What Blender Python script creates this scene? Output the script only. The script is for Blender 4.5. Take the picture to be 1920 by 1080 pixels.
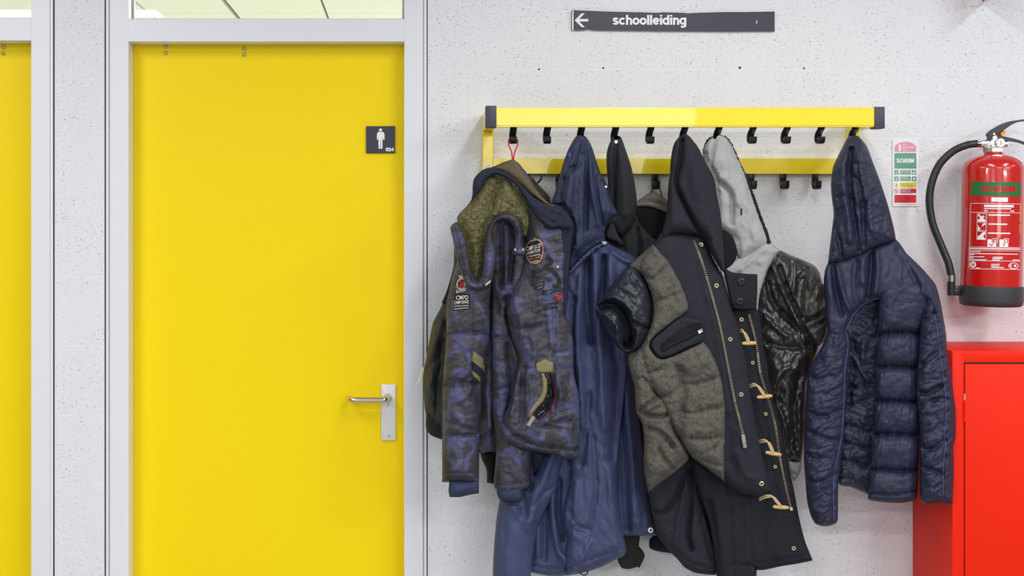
import bpy, bmesh, math, random
import numpy as np
from mathutils import Vector, Matrix
from mathutils.geometry import delaunay_2d_cdt

for o in list(bpy.data.objects): bpy.data.objects.remove(o)
SC = bpy.context.scene
COL = SC.collection

# ------------------------------------------------------------------ camera
D = 3.6                      # camera distance from the wall plane (y = 0)
PXM = 0.0015                 # metres per photo pixel on the wall plane
CX, CY = 760.0, 415.0        # principal point
XC = (CX - 960) * PXM
ZC = (540 - CY) * PXM + 1.365
cam = bpy.data.cameras.new('camera'); co = bpy.data.objects.new('camera', cam); COL.objects.link(co)
co.location = (XC, -D, ZC); co.rotation_euler = (math.pi/2, 0, 0)
cam.sensor_width = 36; cam.lens = 36 * D / (1920 * PXM)
cam.shift_x = (960 - CX) / 1920; cam.shift_y = -(540 - CY) / 1920
SC.camera = co
# ------------------------------------------------------------------ light
SC.view_settings.view_transform = 'Standard'; SC.view_settings.look = 'None'
SC.view_settings.gamma = 1; SC.view_settings.use_curve_mapping = False
SC.view_settings.exposure = -0.06
w = bpy.data.worlds.new('world'); SC.world = w; w.use_nodes = True
w.node_tree.nodes['Background'].inputs[0].default_value = (0.93, 0.95, 1.0, 1)
w.node_tree.nodes['Background'].inputs[1].default_value = 0.27
def area(name, loc, rot, sx, sy, power, col=(0.975, 0.985, 1)):
    l = bpy.data.lights.new(name, 'AREA'); l.shape = 'RECTANGLE'; l.size = sx; l.size_y = sy
    l.energy = power; l.color = col
    o = bpy.data.objects.new(name, l); COL.objects.link(o); o.location = loc; o.rotation_euler = rot
    return o
R90 = math.pi/2
for i, (x, y, p) in enumerate([(-1.7, -1.6, 22), (0.5, -1.6, 21), (2.0, -1.6, 21), (3.4, -1.6, 10),
                               (-2.4, -3.9, 72), (1.2, -3.9, 45), (3.6, -3.9, 80),
                               (-1.6, -6.4, 120), (3.6, -6.4, 150)]):
    area('ceiling_light_tube', (x, y, 2.78), (0, 0, 0), 0.22 if y > -2 else 1.3, 1.2 if y > -2 else 0.25, p)
# clerestory window high on the far side of the hall
area('clerestory_window_light', (1.32, -8.2, 2.28), (R90, 0, 0), 1.9, 0.62, 30, (1, 1, 1))
# tube over the rooms behind the doors
for x in (-2.25, -0.05):
    area('back_room_light_tube', (x, 1.85, 2.44), (0, 0, 0), 0.8, 0.7, 75, (0.97, 0.97, 1))

# ------------------------------------------------------------------ helpers
def P(px, py, d=0.0):
    s = (D - d) / D
    return Vector((XC + (px - CX) * PXM * s, -d, ZC - (py - CY) * PXM * s))
def link(name, me, mat=None, parent=None):
    o = bpy.data.objects.new(name, me); COL.objects.link(o)
    if mat: me.materials.append(mat)
    if parent:
        root = parent
        while root.parent: root = root.parent
        me.transform(Matrix.Translation(-root.location)); o.parent = parent
    return o
def tag(o, label, cat=None, group=None, kind=None):
    o['label'] = label
    if cat: o['category'] = cat
    if group: o['group'] = group
    if kind: o['kind'] = kind
    return o
def thing(name, label, cat, loc, group=None, kind=None):
    o = bpy.data.objects.new(name, None); COL.objects.link(o); o.location = loc
    o.empty_display_size = 0.05
    return tag(o, label, cat, group, kind)
class MB:
    def __init__(s): s.bm = bmesh.new()
    def box(s, x0, x1, y0, y1, z0, z1, bev=0.0, seg=2):
        g = bmesh.ops.create_cube(s.bm, size=1)
        for v in g['verts']:
            v.co = Vector(((x0+x1)/2 + v.co.x*(x1-x0), (y0+y1)/2 + v.co.y*(y1-y0), (z0+z1)/2 + v.co.z*(z1-z0)))
        if bev:
            es = list({e for v in g['verts'] for e in v.link_edges})
            bmesh.ops.bevel(s.bm, geom=es, offset=bev, segments=seg, affect='EDGES', profile=0.5)
        return s
    def pbox(s, px0, py0, px1, py1, d1, d0, bev=0.0):
        """front face covers the photo rectangle at depth d1, body goes straight back to d0"""
        a = P(px0, py1, d1); b = P(px1, py0, d1)
        return s.box(a.x, b.x, -d1, -d0, a.z, b.z, bev)
    def tube(s, pts, r, n=10, flat=None, caps=True):
        pts = [Vector(p) for p in pts]; rings = []
        up0 = None
        for i, p in enumerate(pts):
            t = (pts[min(i+1, len(pts)-1)] - pts[max(i-1, 0)]).normalized()
            if up0 is None:
                up0 = Vector((1, 0, 0)) if abs(t.x) < 0.9 else Vector((0, 1, 0))
            a = (up0 - t*up0.dot(t)).normalized(); b = t.cross(a); up0 = a
            rr = r[i] if isinstance(r, (list, tuple)) else r
            ra, rb = (rr, rr) if flat is None else (flat[0], flat[1])
            if flat is None:
                ring = [s.bm.verts.new(p + a*ra*math.cos(k*2*math.pi/n) + b*rb*math.sin(k*2*math.pi/n)) for k in range(n)]
            else:
                ring = []
                for ca, cb in ((1, .6), (.85, 1), (-.85, 1), (-1, .6), (-1, -.6), (-.85, -1), (.85, -1), (1, -.6)):
                    ring.append(s.bm.verts.new(p + a*ra*ca + b*rb*cb))
            rings.append(ring)
        for i in range(len(rings)-1):
            m = len(rings[i])
            for k in range(m):
                s.bm.faces.new((rings[i][k], rings[i][(k+1) % m], rings[i+1][(k+1) % m], rings[i+1][k]))
        if caps:
            s.bm.faces.new(rings[0][::-1]); s.bm.faces.new(rings[-1])
        return s
    def lathe(s, prof, c, axis='Z', n=40):
        """prof: list of (radius, height) round an axis through c"""
        rings = []
        for r, h in prof:
            ring = []
            for k in range(n):
                a = 2*math.pi*k/n
                u, v = r*math.cos(a), r*math.sin(a)
                q = {'Z': (u, v, h), 'Y': (u, -h, v), 'X': (h, u, v)}[axis]
                ring.append(s.bm.verts.new(Vector(c) + Vector(q)))
            rings.append(ring)
        for i in range(len(rings)-1):
            for k in range(n):
                s.bm.faces.new((rings[i][k], rings[i][(k+1) % n], rings[i+1][(k+1) % n], rings[i+1][k]))
        s.bm.faces.new(rings[0][::-1]); s.bm.faces.new(rings[-1])
        return s
    def make(s, name, mat, parent=None, smooth=False, auto=None):
        bmesh.ops.recalc_face_normals(s.bm, faces=s.bm.faces)
        if smooth:
            for f in s.bm.faces: f.smooth = True
            lim = math.radians(auto or 40)
            for e in s.bm.edges:
                if len(e.link_faces) == 2 and e.calc_face_angle(0) > lim: e.smooth = False
        me = bpy.data.meshes.new(name); s.bm.to_mesh(me); s.bm.free()
        return link(name, me, mat, parent)
def curve(pts, n=8):
    pts = [Vector(p) for p in pts]; out = []
    for i in range(len(pts)-1):
        p0 = pts[max(i-1, 0)]; p1 = pts[i]; p2 = pts[i+1]; p3 = pts[min(i+2, len(pts)-1)]
        for k in range(n):
            t = k/n
            out.append(0.5*((2*p1) + (p2-p0)*t + (2*p0-5*p1+4*p2-p3)*t*t + (3*p1-p0-3*p2+p3)*t**3))
    out.append(pts[-1]); return out
def curve2(pts, n=6):
    return [(v.x, v.y) for v in curve([(p[0], p[1], 0) for p in pts], n)]

# ------------------------------------------------------------------ noise in numpy
def _hash(ix, iy, seed):
    h = (ix.astype(np.int64)*374761393 + iy.astype(np.int64)*668265263 + seed*1442695041) & 0xffffffff
    h = ((h ^ (h >> 13))*1274126177) & 0xffffffff
    h = h ^ (h >> 16)
    a = (h & 0xffff)/65536.0*2*math.pi
    return np.cos(a), np.sin(a)
def noise(x, y, seed=0):
    x0 = np.floor(x); y0 = np.floor(y); fx = x-x0; fy = y-y0
    u = fx*fx*fx*(fx*(fx*6-15)+10); v = fy*fy*fy*(fy*(fy*6-15)+10)
    def g(dx, dy):
        cx, cy = _hash(x0+dx, y0+dy, seed); return cx*(fx-dx)+cy*(fy-dy)
    return ((g(0, 0)*(1-u)+g(1, 0)*u)*(1-v)+(g(0, 1)*(1-u)+g(1, 1)*u)*v)*1.5
def fbm(x, y, seed=0, o=3):
    r = 0; a = 1.0
    for k in range(o): r = r + a*noise(x*2**k, y*2**k, seed+k*7); a *= 0.5
    return r

# ------------------------------------------------------------------ cloth
def pl_dist(X, Y, pts, closed=False):
    """distance to a polyline and the side (+1 right of travel, y down)"""
    pts = list(pts)
    if closed: pts = pts + [pts[0]]
    best = np.full(X.shape, 1e9); side = np.zeros(X.shape)
    for (ax, ay), (bx, by) in zip(pts[:-1], pts[1:]):
        dx, dy = bx-ax, by-ay; L = dx*dx+dy*dy
        if L < 1e-9: continue
        t = np.clip(((X-ax)*dx+(Y-ay)*dy)/L, 0, 1)
        q = np.hypot(X-ax-t*dx, Y-ay-t*dy)
        m = q < best
        best = np.where(m, q, best)
        side = np.where(m, np.sign(dx*(Y-ay)-dy*(X-ax)), side)
    return best, side
def inside(X, Y, poly):
    c = np.zeros(X.shape, bool); n = len(poly)
    for i in range(n):
        ax, ay = poly[i]; bx, by = poly[(i+1) % n]
        if ay == by: continue
        m = ((ay > Y) != (by > Y)) & (X < (bx-ax)*(Y-ay)/(by-ay)+ax)
        c ^= m
    return c
def resample(poly, step, smooth=True):
    n = len(poly); out = []
    for i in range(n):
        p0, p1, p2, p3 = [Vector((poly[(i+k) % n][0], poly[(i+k) % n][1], 0)) for k in (-1, 0, 1, 2)]
        m = max(1, int(round((p2-p1).length/step)))
        for k in range(m):
            t = k/m
            if smooth:
                # centripetal-like: tangents limited by the segment length
                L = (p2-p1).length
                t1 = (p2-p0); t2 = (p3-p1)
                t1 = t1.normalized()*L*0.8 if t1.length > 0 else t1
                t2 = t2.normalized()*L*0.8 if t2.length > 0 else t2
                c1 = (p1-p0).normalized().dot((p2-p1).normalized()); c2 = (p2-p1).normalized().dot((p3-p2).normalized())
                if c1 < 0.35: t1 = p2-p1
                if c2 < 0.35: t2 = p2-p1
                q = (2*t**3-3*t**2+1)*p1+(t**3-2*t**2+t)*t1+(-2*t**3+3*t**2)*p2+(t**3-t**2)*t2
            else: q = p1.lerp(p2, t)
            out.append((q.x, q.y))
    return out
def triangulate(poly, step, seams=()):
    xs = [p[0] for p in poly]; ys = [p[1] for p in poly]
    gx, gy = np.meshgrid(np.arange(min(xs), max(xs)+step, step), np.arange(min(ys), max(ys)+step, step*0.87))
    gx = gx + (np.arange(gx.shape[0]) % 2)[:, None]*step*0.5
    gx = gx.ravel(); gy = gy.ravel()
    m = inside(gx, gy, poly); gx = gx[m]; gy = gy[m]
    d, _ = pl_dist(gx, gy, poly, True); m = d > step*0.5
    gx = gx[m]; gy = gy[m]
    for s_ in seams:
        q, _ = pl_dist(gx, gy, s_); m = q > step*0.75; gx = gx[m]; gy = gy[m]
    for s_ in seams:
        sx, sy = [], []
        for (ax, ay), (bx, by) in zip(s_[:-1], s_[1:]):
            k = max(1, int(math.hypot(bx-ax, by-ay)/(step*0.8)))
            for i in range(k): sx.append(ax+(bx-ax)*i/k); sy.append(ay+(by-ay)*i/k)
        sx, sy = np.array(sx), np.array(sy)
        q, _ = pl_dist(sx, sy, poly, True); m = inside(sx, sy, poly) & (q > step*0.5)
        gx = np.concatenate([gx, sx[m]]); gy = np.concatenate([gy, sy[m]])
    pts = [Vector(p) for p in poly] + [Vector((a, b)) for a, b in zip(gx, gy)]
    n = len(poly)
    v, e, f, ov, oe, of = delaunay_2d_cdt(pts, [], [list(range(n))], 1, 1e-4)
    V = np.array([(a.x, a.y) for a in v]); return V, [list(t) for t in f]
def prof(d, r):
    t = np.clip(1-d/r, 0, 1); return np.sqrt(np.maximum(0, 1-t*t))
def depth_at(d, x, y):
    if callable(d): return d(x, y)
    if isinstance(d, (int, float)): return np.full(np.shape(y), float(d))
    return np.interp(y, [a[0] for a in d], [a[1] for a in d])
def to_world(V, dep):
    s = (D-dep)/D
    return np.stack([XC+(V[:, 0]-CX)*PXM*s, -dep, ZC-(V[:, 1]-CY)*PXM*s], 1)
GF = 1.35
def cloth(name, parent, mat, outline, d=0.2, thick=0.02, r=25, back=None, folds=(), nz=(), step=3.2,
          rough_edge=0, smooth=True, seed=1, wr=None):
    """a garment piece as a closed, padded body.
    folds: (kind, points, width px, height m); 'g' ridge/valley, 's' stitched seam, 'r'/'l' one sided step
    nz: (height m, scale x px, scale y px, angle deg[, ridged])"""
    poly = resample(outline, step, smooth)
    if rough_edge:
        rnd = random.Random(seed)
        poly = [(x+rnd.uniform(-1, 1)*rough_edge, y+rnd.uniform(-1, 1)*rough_edge) for x, y in poly]
    if back is None: back = thick*0.4
    fl = []
    for f in folds:
        k, pts, wd, hh = f
        fl.append((k, curve2(pts, 5) if len(pts) > 2 else pts, wd, hh))
    def Hraw(X, Y, bd):
        h = thick*prof(bd, r)
        damp = np.clip(bd/8.0, 0, 1)
        for k, pts, wd, hh in fl:
            q, sd = pl_dist(X, Y, pts)
            if k == 'g': h = h + hh*GF*np.exp(-(q/wd)**2)*damp
            elif k == 's':
                g_ = hh*np.exp(-q/wd)-min(.008, .32*abs(hh)+.0014)*np.exp(-q/1.9)
                if wd >= 6: g_ = g_+.12*abs(hh)*np.exp(-q/(wd*1.6))*noise(X/5.5+Y/30, Y/26, seed+77)*2
                h = h + g_*np.clip(bd/3.0, 0, 1)
            elif k == 'r': h = h + hh*np.exp(-(q/wd))*(1/(1+np.exp(-np.clip(sd*q/1.2, -30, 30))))*damp
            elif k == 'l': h = h + hh*np.exp(-(q/wd))*(1/(1+np.exp(np.clip(sd*q/1.2, -30, 30))))*damp
        for j, z in enumerate(nz):
            a, sx, sy, ang = z[:4]; c, s_ = math.cos(math.radians(ang)), math.sin(math.radians(ang))
            U = (X*c+Y*s_)/sx; Vv = (-X*s_+Y*c)/sy
            U = U + 0.35*noise(X/40, Y/40, seed+50+j)
            q = fbm(U, Vv, seed*13+j*5, 3)
            if len(z) > 4: q = 0.5-np.abs(q)*1.6
            h = h + a*q*damp
        return np.maximum(h, 0.0008) if callable(d) else h
    V, F = triangulate(poly, step, [f[1] for f in fl if f[0] == 's'])
    bd, _ = pl_dist(V[:, 0], V[:, 1], poly, True)
    base = depth_at(d, V[:, 0], V[:, 1])
    n = len(V)
    onb = bd < 1e-3
    hf = np.where(onb, 0, Hraw(V[:, 0], V[:, 1], bd))
    Wf = to_world(V, base+hf)
    bidx = -np.ones(n, int); keep = np.where(~onb)[0]
    bidx[keep] = n+np.arange(len(keep)); bidx[onb] = np.where(onb)[0]
    hb = -back*prof(bd[keep], r)
    Wb = to_world(V[keep], base[keep]+hb)
    verts = np.concatenate([Wf, Wb])
    faces = []
    for t in F:
        a, b, c = t[:3]
        area2 = (V[b, 0]-V[a, 0])*(V[c, 1]-V[a, 1])-(V[b, 1]-V[a, 1])*(V[c, 0]-V[a, 0])
        if abs(area2) < 1e-6: continue
        tt = t if area2 < 0 else t[::-1]      # photo y points down
        faces.append(tt); 
        bt = [int(bidx[i]) for i in tt[::-1]]
        if not all(onb[i] for i in tt): faces.append(bt)
    me = bpy.data.meshes.new(name)
    me.from_pydata(verts.tolist(), [], faces); me.update()
    me.polygons.foreach_set('use_smooth', [True]*len(me.polygons))
    o = link(name, me, mat, parent)
    def H(x, y):
        X = np.atleast_1d(np.asarray(x, float)); Y = np.atleast_1d(np.asarray(y, float))
        b, _ = pl_dist(X, Y, poly, True)
        b = np.where(inside(X, Y, poly), b, 0)
        return depth_at(d, X, Y)+Hraw(X, Y, b)
    return o, H
def patch(name, polys, H, eps, mat, parent, step=4, thick=0.0015):
    """thin appliqué that follows the surface H: solid of real thickness"""
    bv, bf = [], []
    for poly in polys:
        pr = resample(poly, step, False)
        V, F = triangulate(pr, step)
        h = H(V[:, 0], V[:, 1]); n = len(V); o = len(bv)
        bv += to_world(V, h+eps).tolist() + to_world(V, h+eps-thick).tolist()
        for t in F:
            a, b, c = t[:3]
            ar = (V[b, 0]-V[a, 0])*(V[c, 1]-V[a, 1])-(V[b, 1]-V[a, 1])*(V[c, 0]-V[a, 0])
            if abs(ar) < 1e-7: continue
            tt = t if ar < 0 else t[::-1]
            bf.append([o+i for i in tt]); bf.append([o+n+i for i in tt[::-1]])
        # rim
        cnt = {}
        for t in F:
            for i in range(len(t)):
                e = (t[i], t[(i+1) % len(t)]); k = tuple(sorted(e)); cnt.setdefault(k, []).append(e)
        for k, l in cnt.items():
            if len(l) == 1:
                a, b = l[0]; bf.append([o+a, o+b, o+n+b, o+n+a])
    me = bpy.data.meshes.new(name); me.from_pydata(bv, [], bf); me.update()
    bm = bmesh.new(); bm.from_mesh(me); bmesh.ops.recalc_face_normals(bm, faces=bm.faces); bm.to_mesh(me); bm.free()
    return link(name, me, mat, parent)
def rect(x0, y0, x1, y1): return [(x0, y0), (x1, y0), (x1, y1), (x0, y1)]
def ring(cx, cy, rx, ry=None, n=20, rot=0):
    ry = ry or rx; c, s = math.cos(math.radians(rot)), math.sin(math.radians(rot))
    return [(cx+rx*math.cos(2*math.pi*k/n)*c-ry*math.sin(2*math.pi*k/n)*s,
             cy+rx*math.cos(2*math.pi*k/n)*s+ry*math.sin(2*math.pi*k/n)*c) for k in range(n)]
def lettering(name, items, H, eps, mat, parent):
    """items: (text, x0, y0, x1, y1[, bold, slant_px]) fitted to the rectangle from cap top to baseline"""
    vs, fs = [], []
    for it in items:
        s, x0, y0, x1, y1 = it[:5]; bold = it[5] if len(it) > 5 else 0.02; sl = it[6] if len(it) > 6 else 0
        cu = bpy.data.curves.new('t', 'FONT'); cu.body = s; cu.offset = bold; cu.resolution_u = 3
        to = bpy.data.objects.new('t', cu); COL.objects.link(to)
        bpy.context.view_layer.update()
        me = bpy.data.meshes.new_from_object(to.evaluated_get(bpy.context.evaluated_depsgraph_get()))
        A = np.array([v.co[:] for v in me.vertices])
        if len(A):
            mnx, mxx = A[:, 0].min(), A[:, 0].max()
            hasasc = any(ch.isupper() or ch.isdigit() or ch in 'bdfhklti' for ch in s)
            cap = 0.69+bold if hasasc else 0.5+bold
            X = x0+(A[:, 0]-mnx)/(mxx-mnx)*(x1-x0)
            Y = y1-(A[:, 1]+bold*0.5)/cap*(y1-y0)+sl*(X-x0)/(x1-x0)
            V = np.stack([X, Y], 1); W = to_world(V, H(X, Y)+eps); o = len(vs)
            vs += W.tolist(); fs += [[o+i for i in p.vertices] for p in me.polygons]
        COL.objects.unlink(to); bpy.data.objects.remove(to); bpy.data.curves.remove(cu); bpy.data.meshes.remove(me)
    me = bpy.data.meshes.new(name); me.from_pydata(vs, [], fs); me.update()
    return link(name, me, mat, parent)
def stroke(pts, w):
    c = [Vector((p[0], p[1], 0)) for p in pts]; l, r_ = [], []
    for i, p in enumerate(c):
        t = (c[min(i+1, len(c)-1)]-c[max(i-1, 0)]).normalized(); n = Vector((-t.y, t.x, 0))*w/2
        l.append(((p+n).x, (p+n).y)); r_.append(((p-n).x, (p-n).y))
    return l+r_[::-1]
def arc(cx, cy, rx, ry, a0, a1, n=14):
    return [(cx+rx*math.cos(math.radians(a0+(a1-a0)*k/n)), cy+ry*math.sin(math.radians(a0+(a1-a0)*k/n))) for k in range(n+1)]
def grotesque(text, x0, y0, x1, y1, H, eps, mat, parent, name):
    """heavy sans serif drawn with strokes; y0 = top of the tallest letter, y1 = baseline; x-height 1 or cap height 1"""
    t = 0.27; G_ = {}
    bowl = lambda cx: arc(cx, .5, .30, .365, 0, 360, 24)
    G_['o'] = (.87, [bowl(.435)]); G_['c'] = (.82, [arc(.435, .5, .30, .365, 42, 318, 20)])
    G_['e'] = (.86, [arc(.435, .5, .30, .365, 0, 322, 20), [(.16, .5), (.73, .5)]])
    G_['s'] = (.78, [arc(.40, .70, .25, .18, 20, 180, 10)+[(.19, .60), (.40, .51), (.60, .40)]+arc(.38, .31, .25, .18, 0, -165, 10)])
    G_['l'] = (.36, [[(.18, 0), (.18, 1.36)]]); G_['i'] = (.36, [[(.18, 0), (.18, 1.0)], [(.18, 1.13), (.18, 1.36)]])
    arch = [(.18, 0), (.18, 1.0)], arc(.43, .58, .25, .28, 165, 0, 10)+[(.68, 0)]
    G_['n'] = (.84, list(arch)); G_['h'] = (.84, [[(.18, 0), (.18, 1.36)], arch[1]])
    G_['d'] = (.88, [bowl(.42), [(.70, 0), (.70, 1.36)]])
    G_['g'] = (.88, [bowl(.42), [(.70, 1.0), (.70, -.05)]+arc(.43, -.08, .27, .20, 0, -150, 10)])
    G_['S'] = (.74, [arc(.37, .71, .23, .17, 15, 180, 10)+[(.17, .62), (.37, .51), (.57, .40)]+arc(.37, .30, .23, .18, 0, -165, 10)])
    G_['C'] = (.76, [arc(.38, .5, .24, .37, 45, 315, 20)])
    G_['H'] = (.76, [[(.16, 0), (.16, 1)], [(.60, 0), (.60, 1)], [(.16, .5), (.60, .5)]])
    G_['U'] = (.76, [[(.16, 1)]+arc(.38, .34, .22, .22, 180, 360, 10)+[(.60, 1)]]); G_['I'] = (.36, [[(.18, 0), (.18, 1)]])
    G_['M'] = (.96, [[(.15, 0), (.15, 1)], [(.81, 0), (.81, 1)], [(.20, .96), (.48, .12)], [(.76, .96), (.48, .12)]])
    W = sum(G_[c][0] for c in text); top = 1.0 if text.isupper() else 1.36
    sx = (x1-x0)/W; sy = (y1-y0)/top; cx = 0
    for ch in text:
        wd, ss = G_[ch]; polys = []
        for s_ in ss:
            polys.append([(x0+(cx+px)*sx, y1-py*sy) for px, py in stroke(s_, t if not text.isupper() else .25)])
        V = []; F = []
        Z = []
        for qi, q in enumerate(polys):
            n = len(q)//2; o = len(V); Z += [qi*.00012]*len(q)
            V += q
            for k in range(n-1): F.append((o+k, o+k+1, o+2*n-2-k, o+2*n-1-k))
        V = np.array(V); me = bpy.data.meshes.new(name)
        me.from_pydata(to_world(V, H(V[:, 0], V[:, 1])+eps+np.array(Z)).tolist(), [], F); me.update(); link(name, me, mat, parent)
        cx += wd
def flatH(d): return lambda x, y: np.full(np.shape(np.atleast_1d(x)), float(d))

# ------------------------------------------------------------------ materials
def lin(c):
    return tuple((v/255/12.92 if v/255 <= 0.04045 else ((v/255+0.055)/1.055)**2.4) for v in c)+(1,)
def new_mat(name):
    m = bpy.data.materials.new(name); m.use_nodes = True
    return m, m.node_tree, m.node_tree.nodes['Principled BSDF']
def N(nt, t, **kw):
    n = nt.nodes.new(t)
    for k, v in kw.items():
        if k in n.inputs: n.inputs[k].default_value = v
        else: setattr(n, k, v)
    return n
def L(nt, a, ao, b, bi): nt.links.new(a.outputs[ao], b.inputs[bi])
def paint(name, rgb, rough=0.4, metal=0, coat=0, bump=0.0, scale=300, spec=0.5):
    m, nt, b = new_mat(name)
    b.inputs['Base Color'].default_value = lin(rgb); b.inputs['Roughness'].default_value = rough
    b.inputs['Metallic'].default_value = metal; b.inputs['Coat Weight'].default_value = coat
    b.inputs['Specular IOR Level'].default_value = spec
    tc = N(nt, 'ShaderNodeTexCoord')
    no = N(nt, 'ShaderNodeTexNoise', Scale=scale, Detail=3.0); L(nt, tc, 'Object', no, 'Vector')
    if bump:
        bp = N(nt, 'ShaderNodeBump', Strength=bump, Distance=0.001); L(nt, no, 'Fac', bp, 'Height'); L(nt, bp, 'Normal', b, 'Normal')
    return m
def fabric(name, rgb, rgb2=None, rough=0.8, weave=900, wbump=0.25, wr=0.0, wrs=(40, 40, 40), mott=18, sheen=0.0, spec=0.3, speck=None, contrast=0.5, bd=0.0012):
    """woven cloth: mottled colour, fine grain and soft crumple in the bump"""
    m, nt, b = new_mat(name)
    tc = N(nt, 'ShaderNodeTexCoord')
    no = N(nt, 'ShaderNodeTexNoise', Scale=float(weave), Detail=2.0); L(nt, tc, 'Object', no, 'Vector')
    n2 = N(nt, 'ShaderNodeTexNoise', Scale=float(mott), Detail=3.0); L(nt, tc, 'Object', n2, 'Vector')
    mx = N(nt, 'ShaderNodeMix', data_type='RGBA')
    mx.inputs[6].default_value = lin(rgb); mx.inputs[7].default_value = lin(rgb2 or [min(255, v*1.25+6) for v in rgb])
    mr = N(nt, 'ShaderNodeMapRange'); mr.inputs[1].default_value = 0.5-0.5*contrast+0.0; mr.inputs[2].default_value = 0.5+0.5*contrast
    ad = N(nt, 'ShaderNodeMath', operation='ADD'); mu = N(nt, 'ShaderNodeMath', operation='MULTIPLY'); mu.inputs[1].default_value = 0.5
    L(nt, no, 'Fac', ad, 0); L(nt, n2, 'Fac', ad, 1); L(nt, ad, 0, mu, 0); L(nt, mu, 0, mr, 0); L(nt, mr, 0, mx, 0)
    last = (mx, 2)
    if speck:
        vo = N(nt, 'ShaderNodeTexVoronoi', Scale=260.0); L(nt, tc, 'Object', vo, 'Vector')
        lt = N(nt, 'ShaderNodeMath', operation='LESS_THAN'); lt.inputs[1].default_value = 0.18; L(nt, vo, 'Distance', lt, 0)
        sx = N(nt, 'ShaderNodeSeparateColor'); L(nt, vo, 'Color', sx, 0)
        g2 = N(nt, 'ShaderNodeMath', operation='GREATER_THAN'); g2.inputs[1].default_value = 0.9; L(nt, sx, 0, g2, 0)
        m3 = N(nt, 'ShaderNodeMath', operation='MULTIPLY'); L(nt, lt, 0, m3, 0); L(nt, g2, 0, m3, 1)
        mm = N(nt, 'ShaderNodeMix', data_type='RGBA'); mm.inputs[7].default_value = lin(speck)
        L(nt, m3, 0, mm, 0); nt.links.new(mx.outputs[2], mm.inputs[6]); last = (mm, 2)
    nt.links.new(last[0].outputs[last[1]], b.inputs['Base Color'])
    b.inputs['Roughness'].default_value = rough; b.inputs['Specular IOR Level'].default_value = spec
    b.inputs['Sheen Weight'].default_value = sheen; b.inputs['Sheen Roughness'].default_value = 0.5
    bp = N(nt, 'ShaderNodeBump', Strength=wbump, Distance=bd); L(nt, no, 'Fac', bp, 'Height')
    if wr:
        mp = N(nt, 'ShaderNodeMapping'); mp.inputs['Scale'].default_value = wrs; L(nt, tc, 'Object', mp, 'Vector')
        n3 = N(nt, 'ShaderNodeTexNoise', Scale=1.0, Detail=4.0, Distortion=0.6)
        L(nt, mp, 'Vector', n3, 'Vector')
        # creases: ridged noise
        s1 = N(nt, 'ShaderNodeMath', operation='SUBTRACT'); s1.inputs[1].default_value = 0.5; L(nt, n3, 'Fac', s1, 0)
        s2 = N(nt, 'ShaderNodeMath', operation='ABSOLUTE'); L(nt, s1, 0, s2, 0)
        s3 = N(nt, 'ShaderNodeMath', operation='POWER'); s3.inputs[1].default_value = 0.7; L(nt, s2, 0, s3, 0)
        b2 = N(nt, 'ShaderNodeBump', Strength=wr, Distance=0.012); L(nt, s3, 0, b2, 'Height')
        L(nt, bp, 'Normal', b2, 'Normal'); L(nt, b2, 'Normal', b, 'Normal')
    else: L(nt, bp, 'Normal', b, 'Normal')
    return m
def camo(name):
    m, nt, b = new_mat(name)
    tc = N(nt, 'ShaderNodeTexCoord')
    mp = N(nt, 'ShaderNodeMapping'); mp.inputs['Scale'].default_value = (13, 13, 11); L(nt, tc, 'Object', mp, 'Vector')
    n1 = N(nt, 'ShaderNodeTexNoise', Scale=1.0, Detail=4.0, Roughness=0.42, Distortion=0.1); L(nt, mp, 'Vector', n1, 'Vector')
    cr = N(nt, 'ShaderNodeValToRGB'); L(nt, n1, 'Fac', cr, 'Fac')
    el = cr.color_ramp.elements; cr.color_ramp.interpolation = 'LINEAR'
    el[0].position = 0.38; el[0].color = lin((50, 48, 54))
    el[1].position = 0.40; el[1].color = lin((64, 62, 72))
    for p, c in ((0.50, (66, 64, 74)), (0.51, (76, 77, 108)), (0.59, (78, 79, 110)), (0.60, (64, 62, 68))):
        e = cr.color_ramp.elements.new(p); e.color = lin(c)
    nt.links.new(cr.outputs[0], b.inputs['Base Color'])
    b.inputs['Roughness'].default_value = 0.55; b.inputs['Specular IOR Level'].default_value = 0.35
    no = N(nt, 'ShaderNodeTexNoise', Scale=900.0, Detail=2.0); L(nt, tc, 'Object', no, 'Vector')
    bp = N(nt, 'ShaderNodeBump', Strength=0.3, Distance=0.001); L(nt, no, 'Fac', bp, 'Height')
    n3 = N(nt, 'ShaderNodeTexNoise', Scale=30.0, Detail=3.0); L(nt, tc, 'Object', n3, 'Vector')
    b2 = N(nt, 'ShaderNodeBump', Strength=0.2, Distance=0.006); L(nt, n3, 'Fac', b2, 'Height')
    L(nt, bp, 'Normal', b2, 'Normal'); L(nt, b2, 'Normal', b, 'Normal')
    return m
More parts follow.
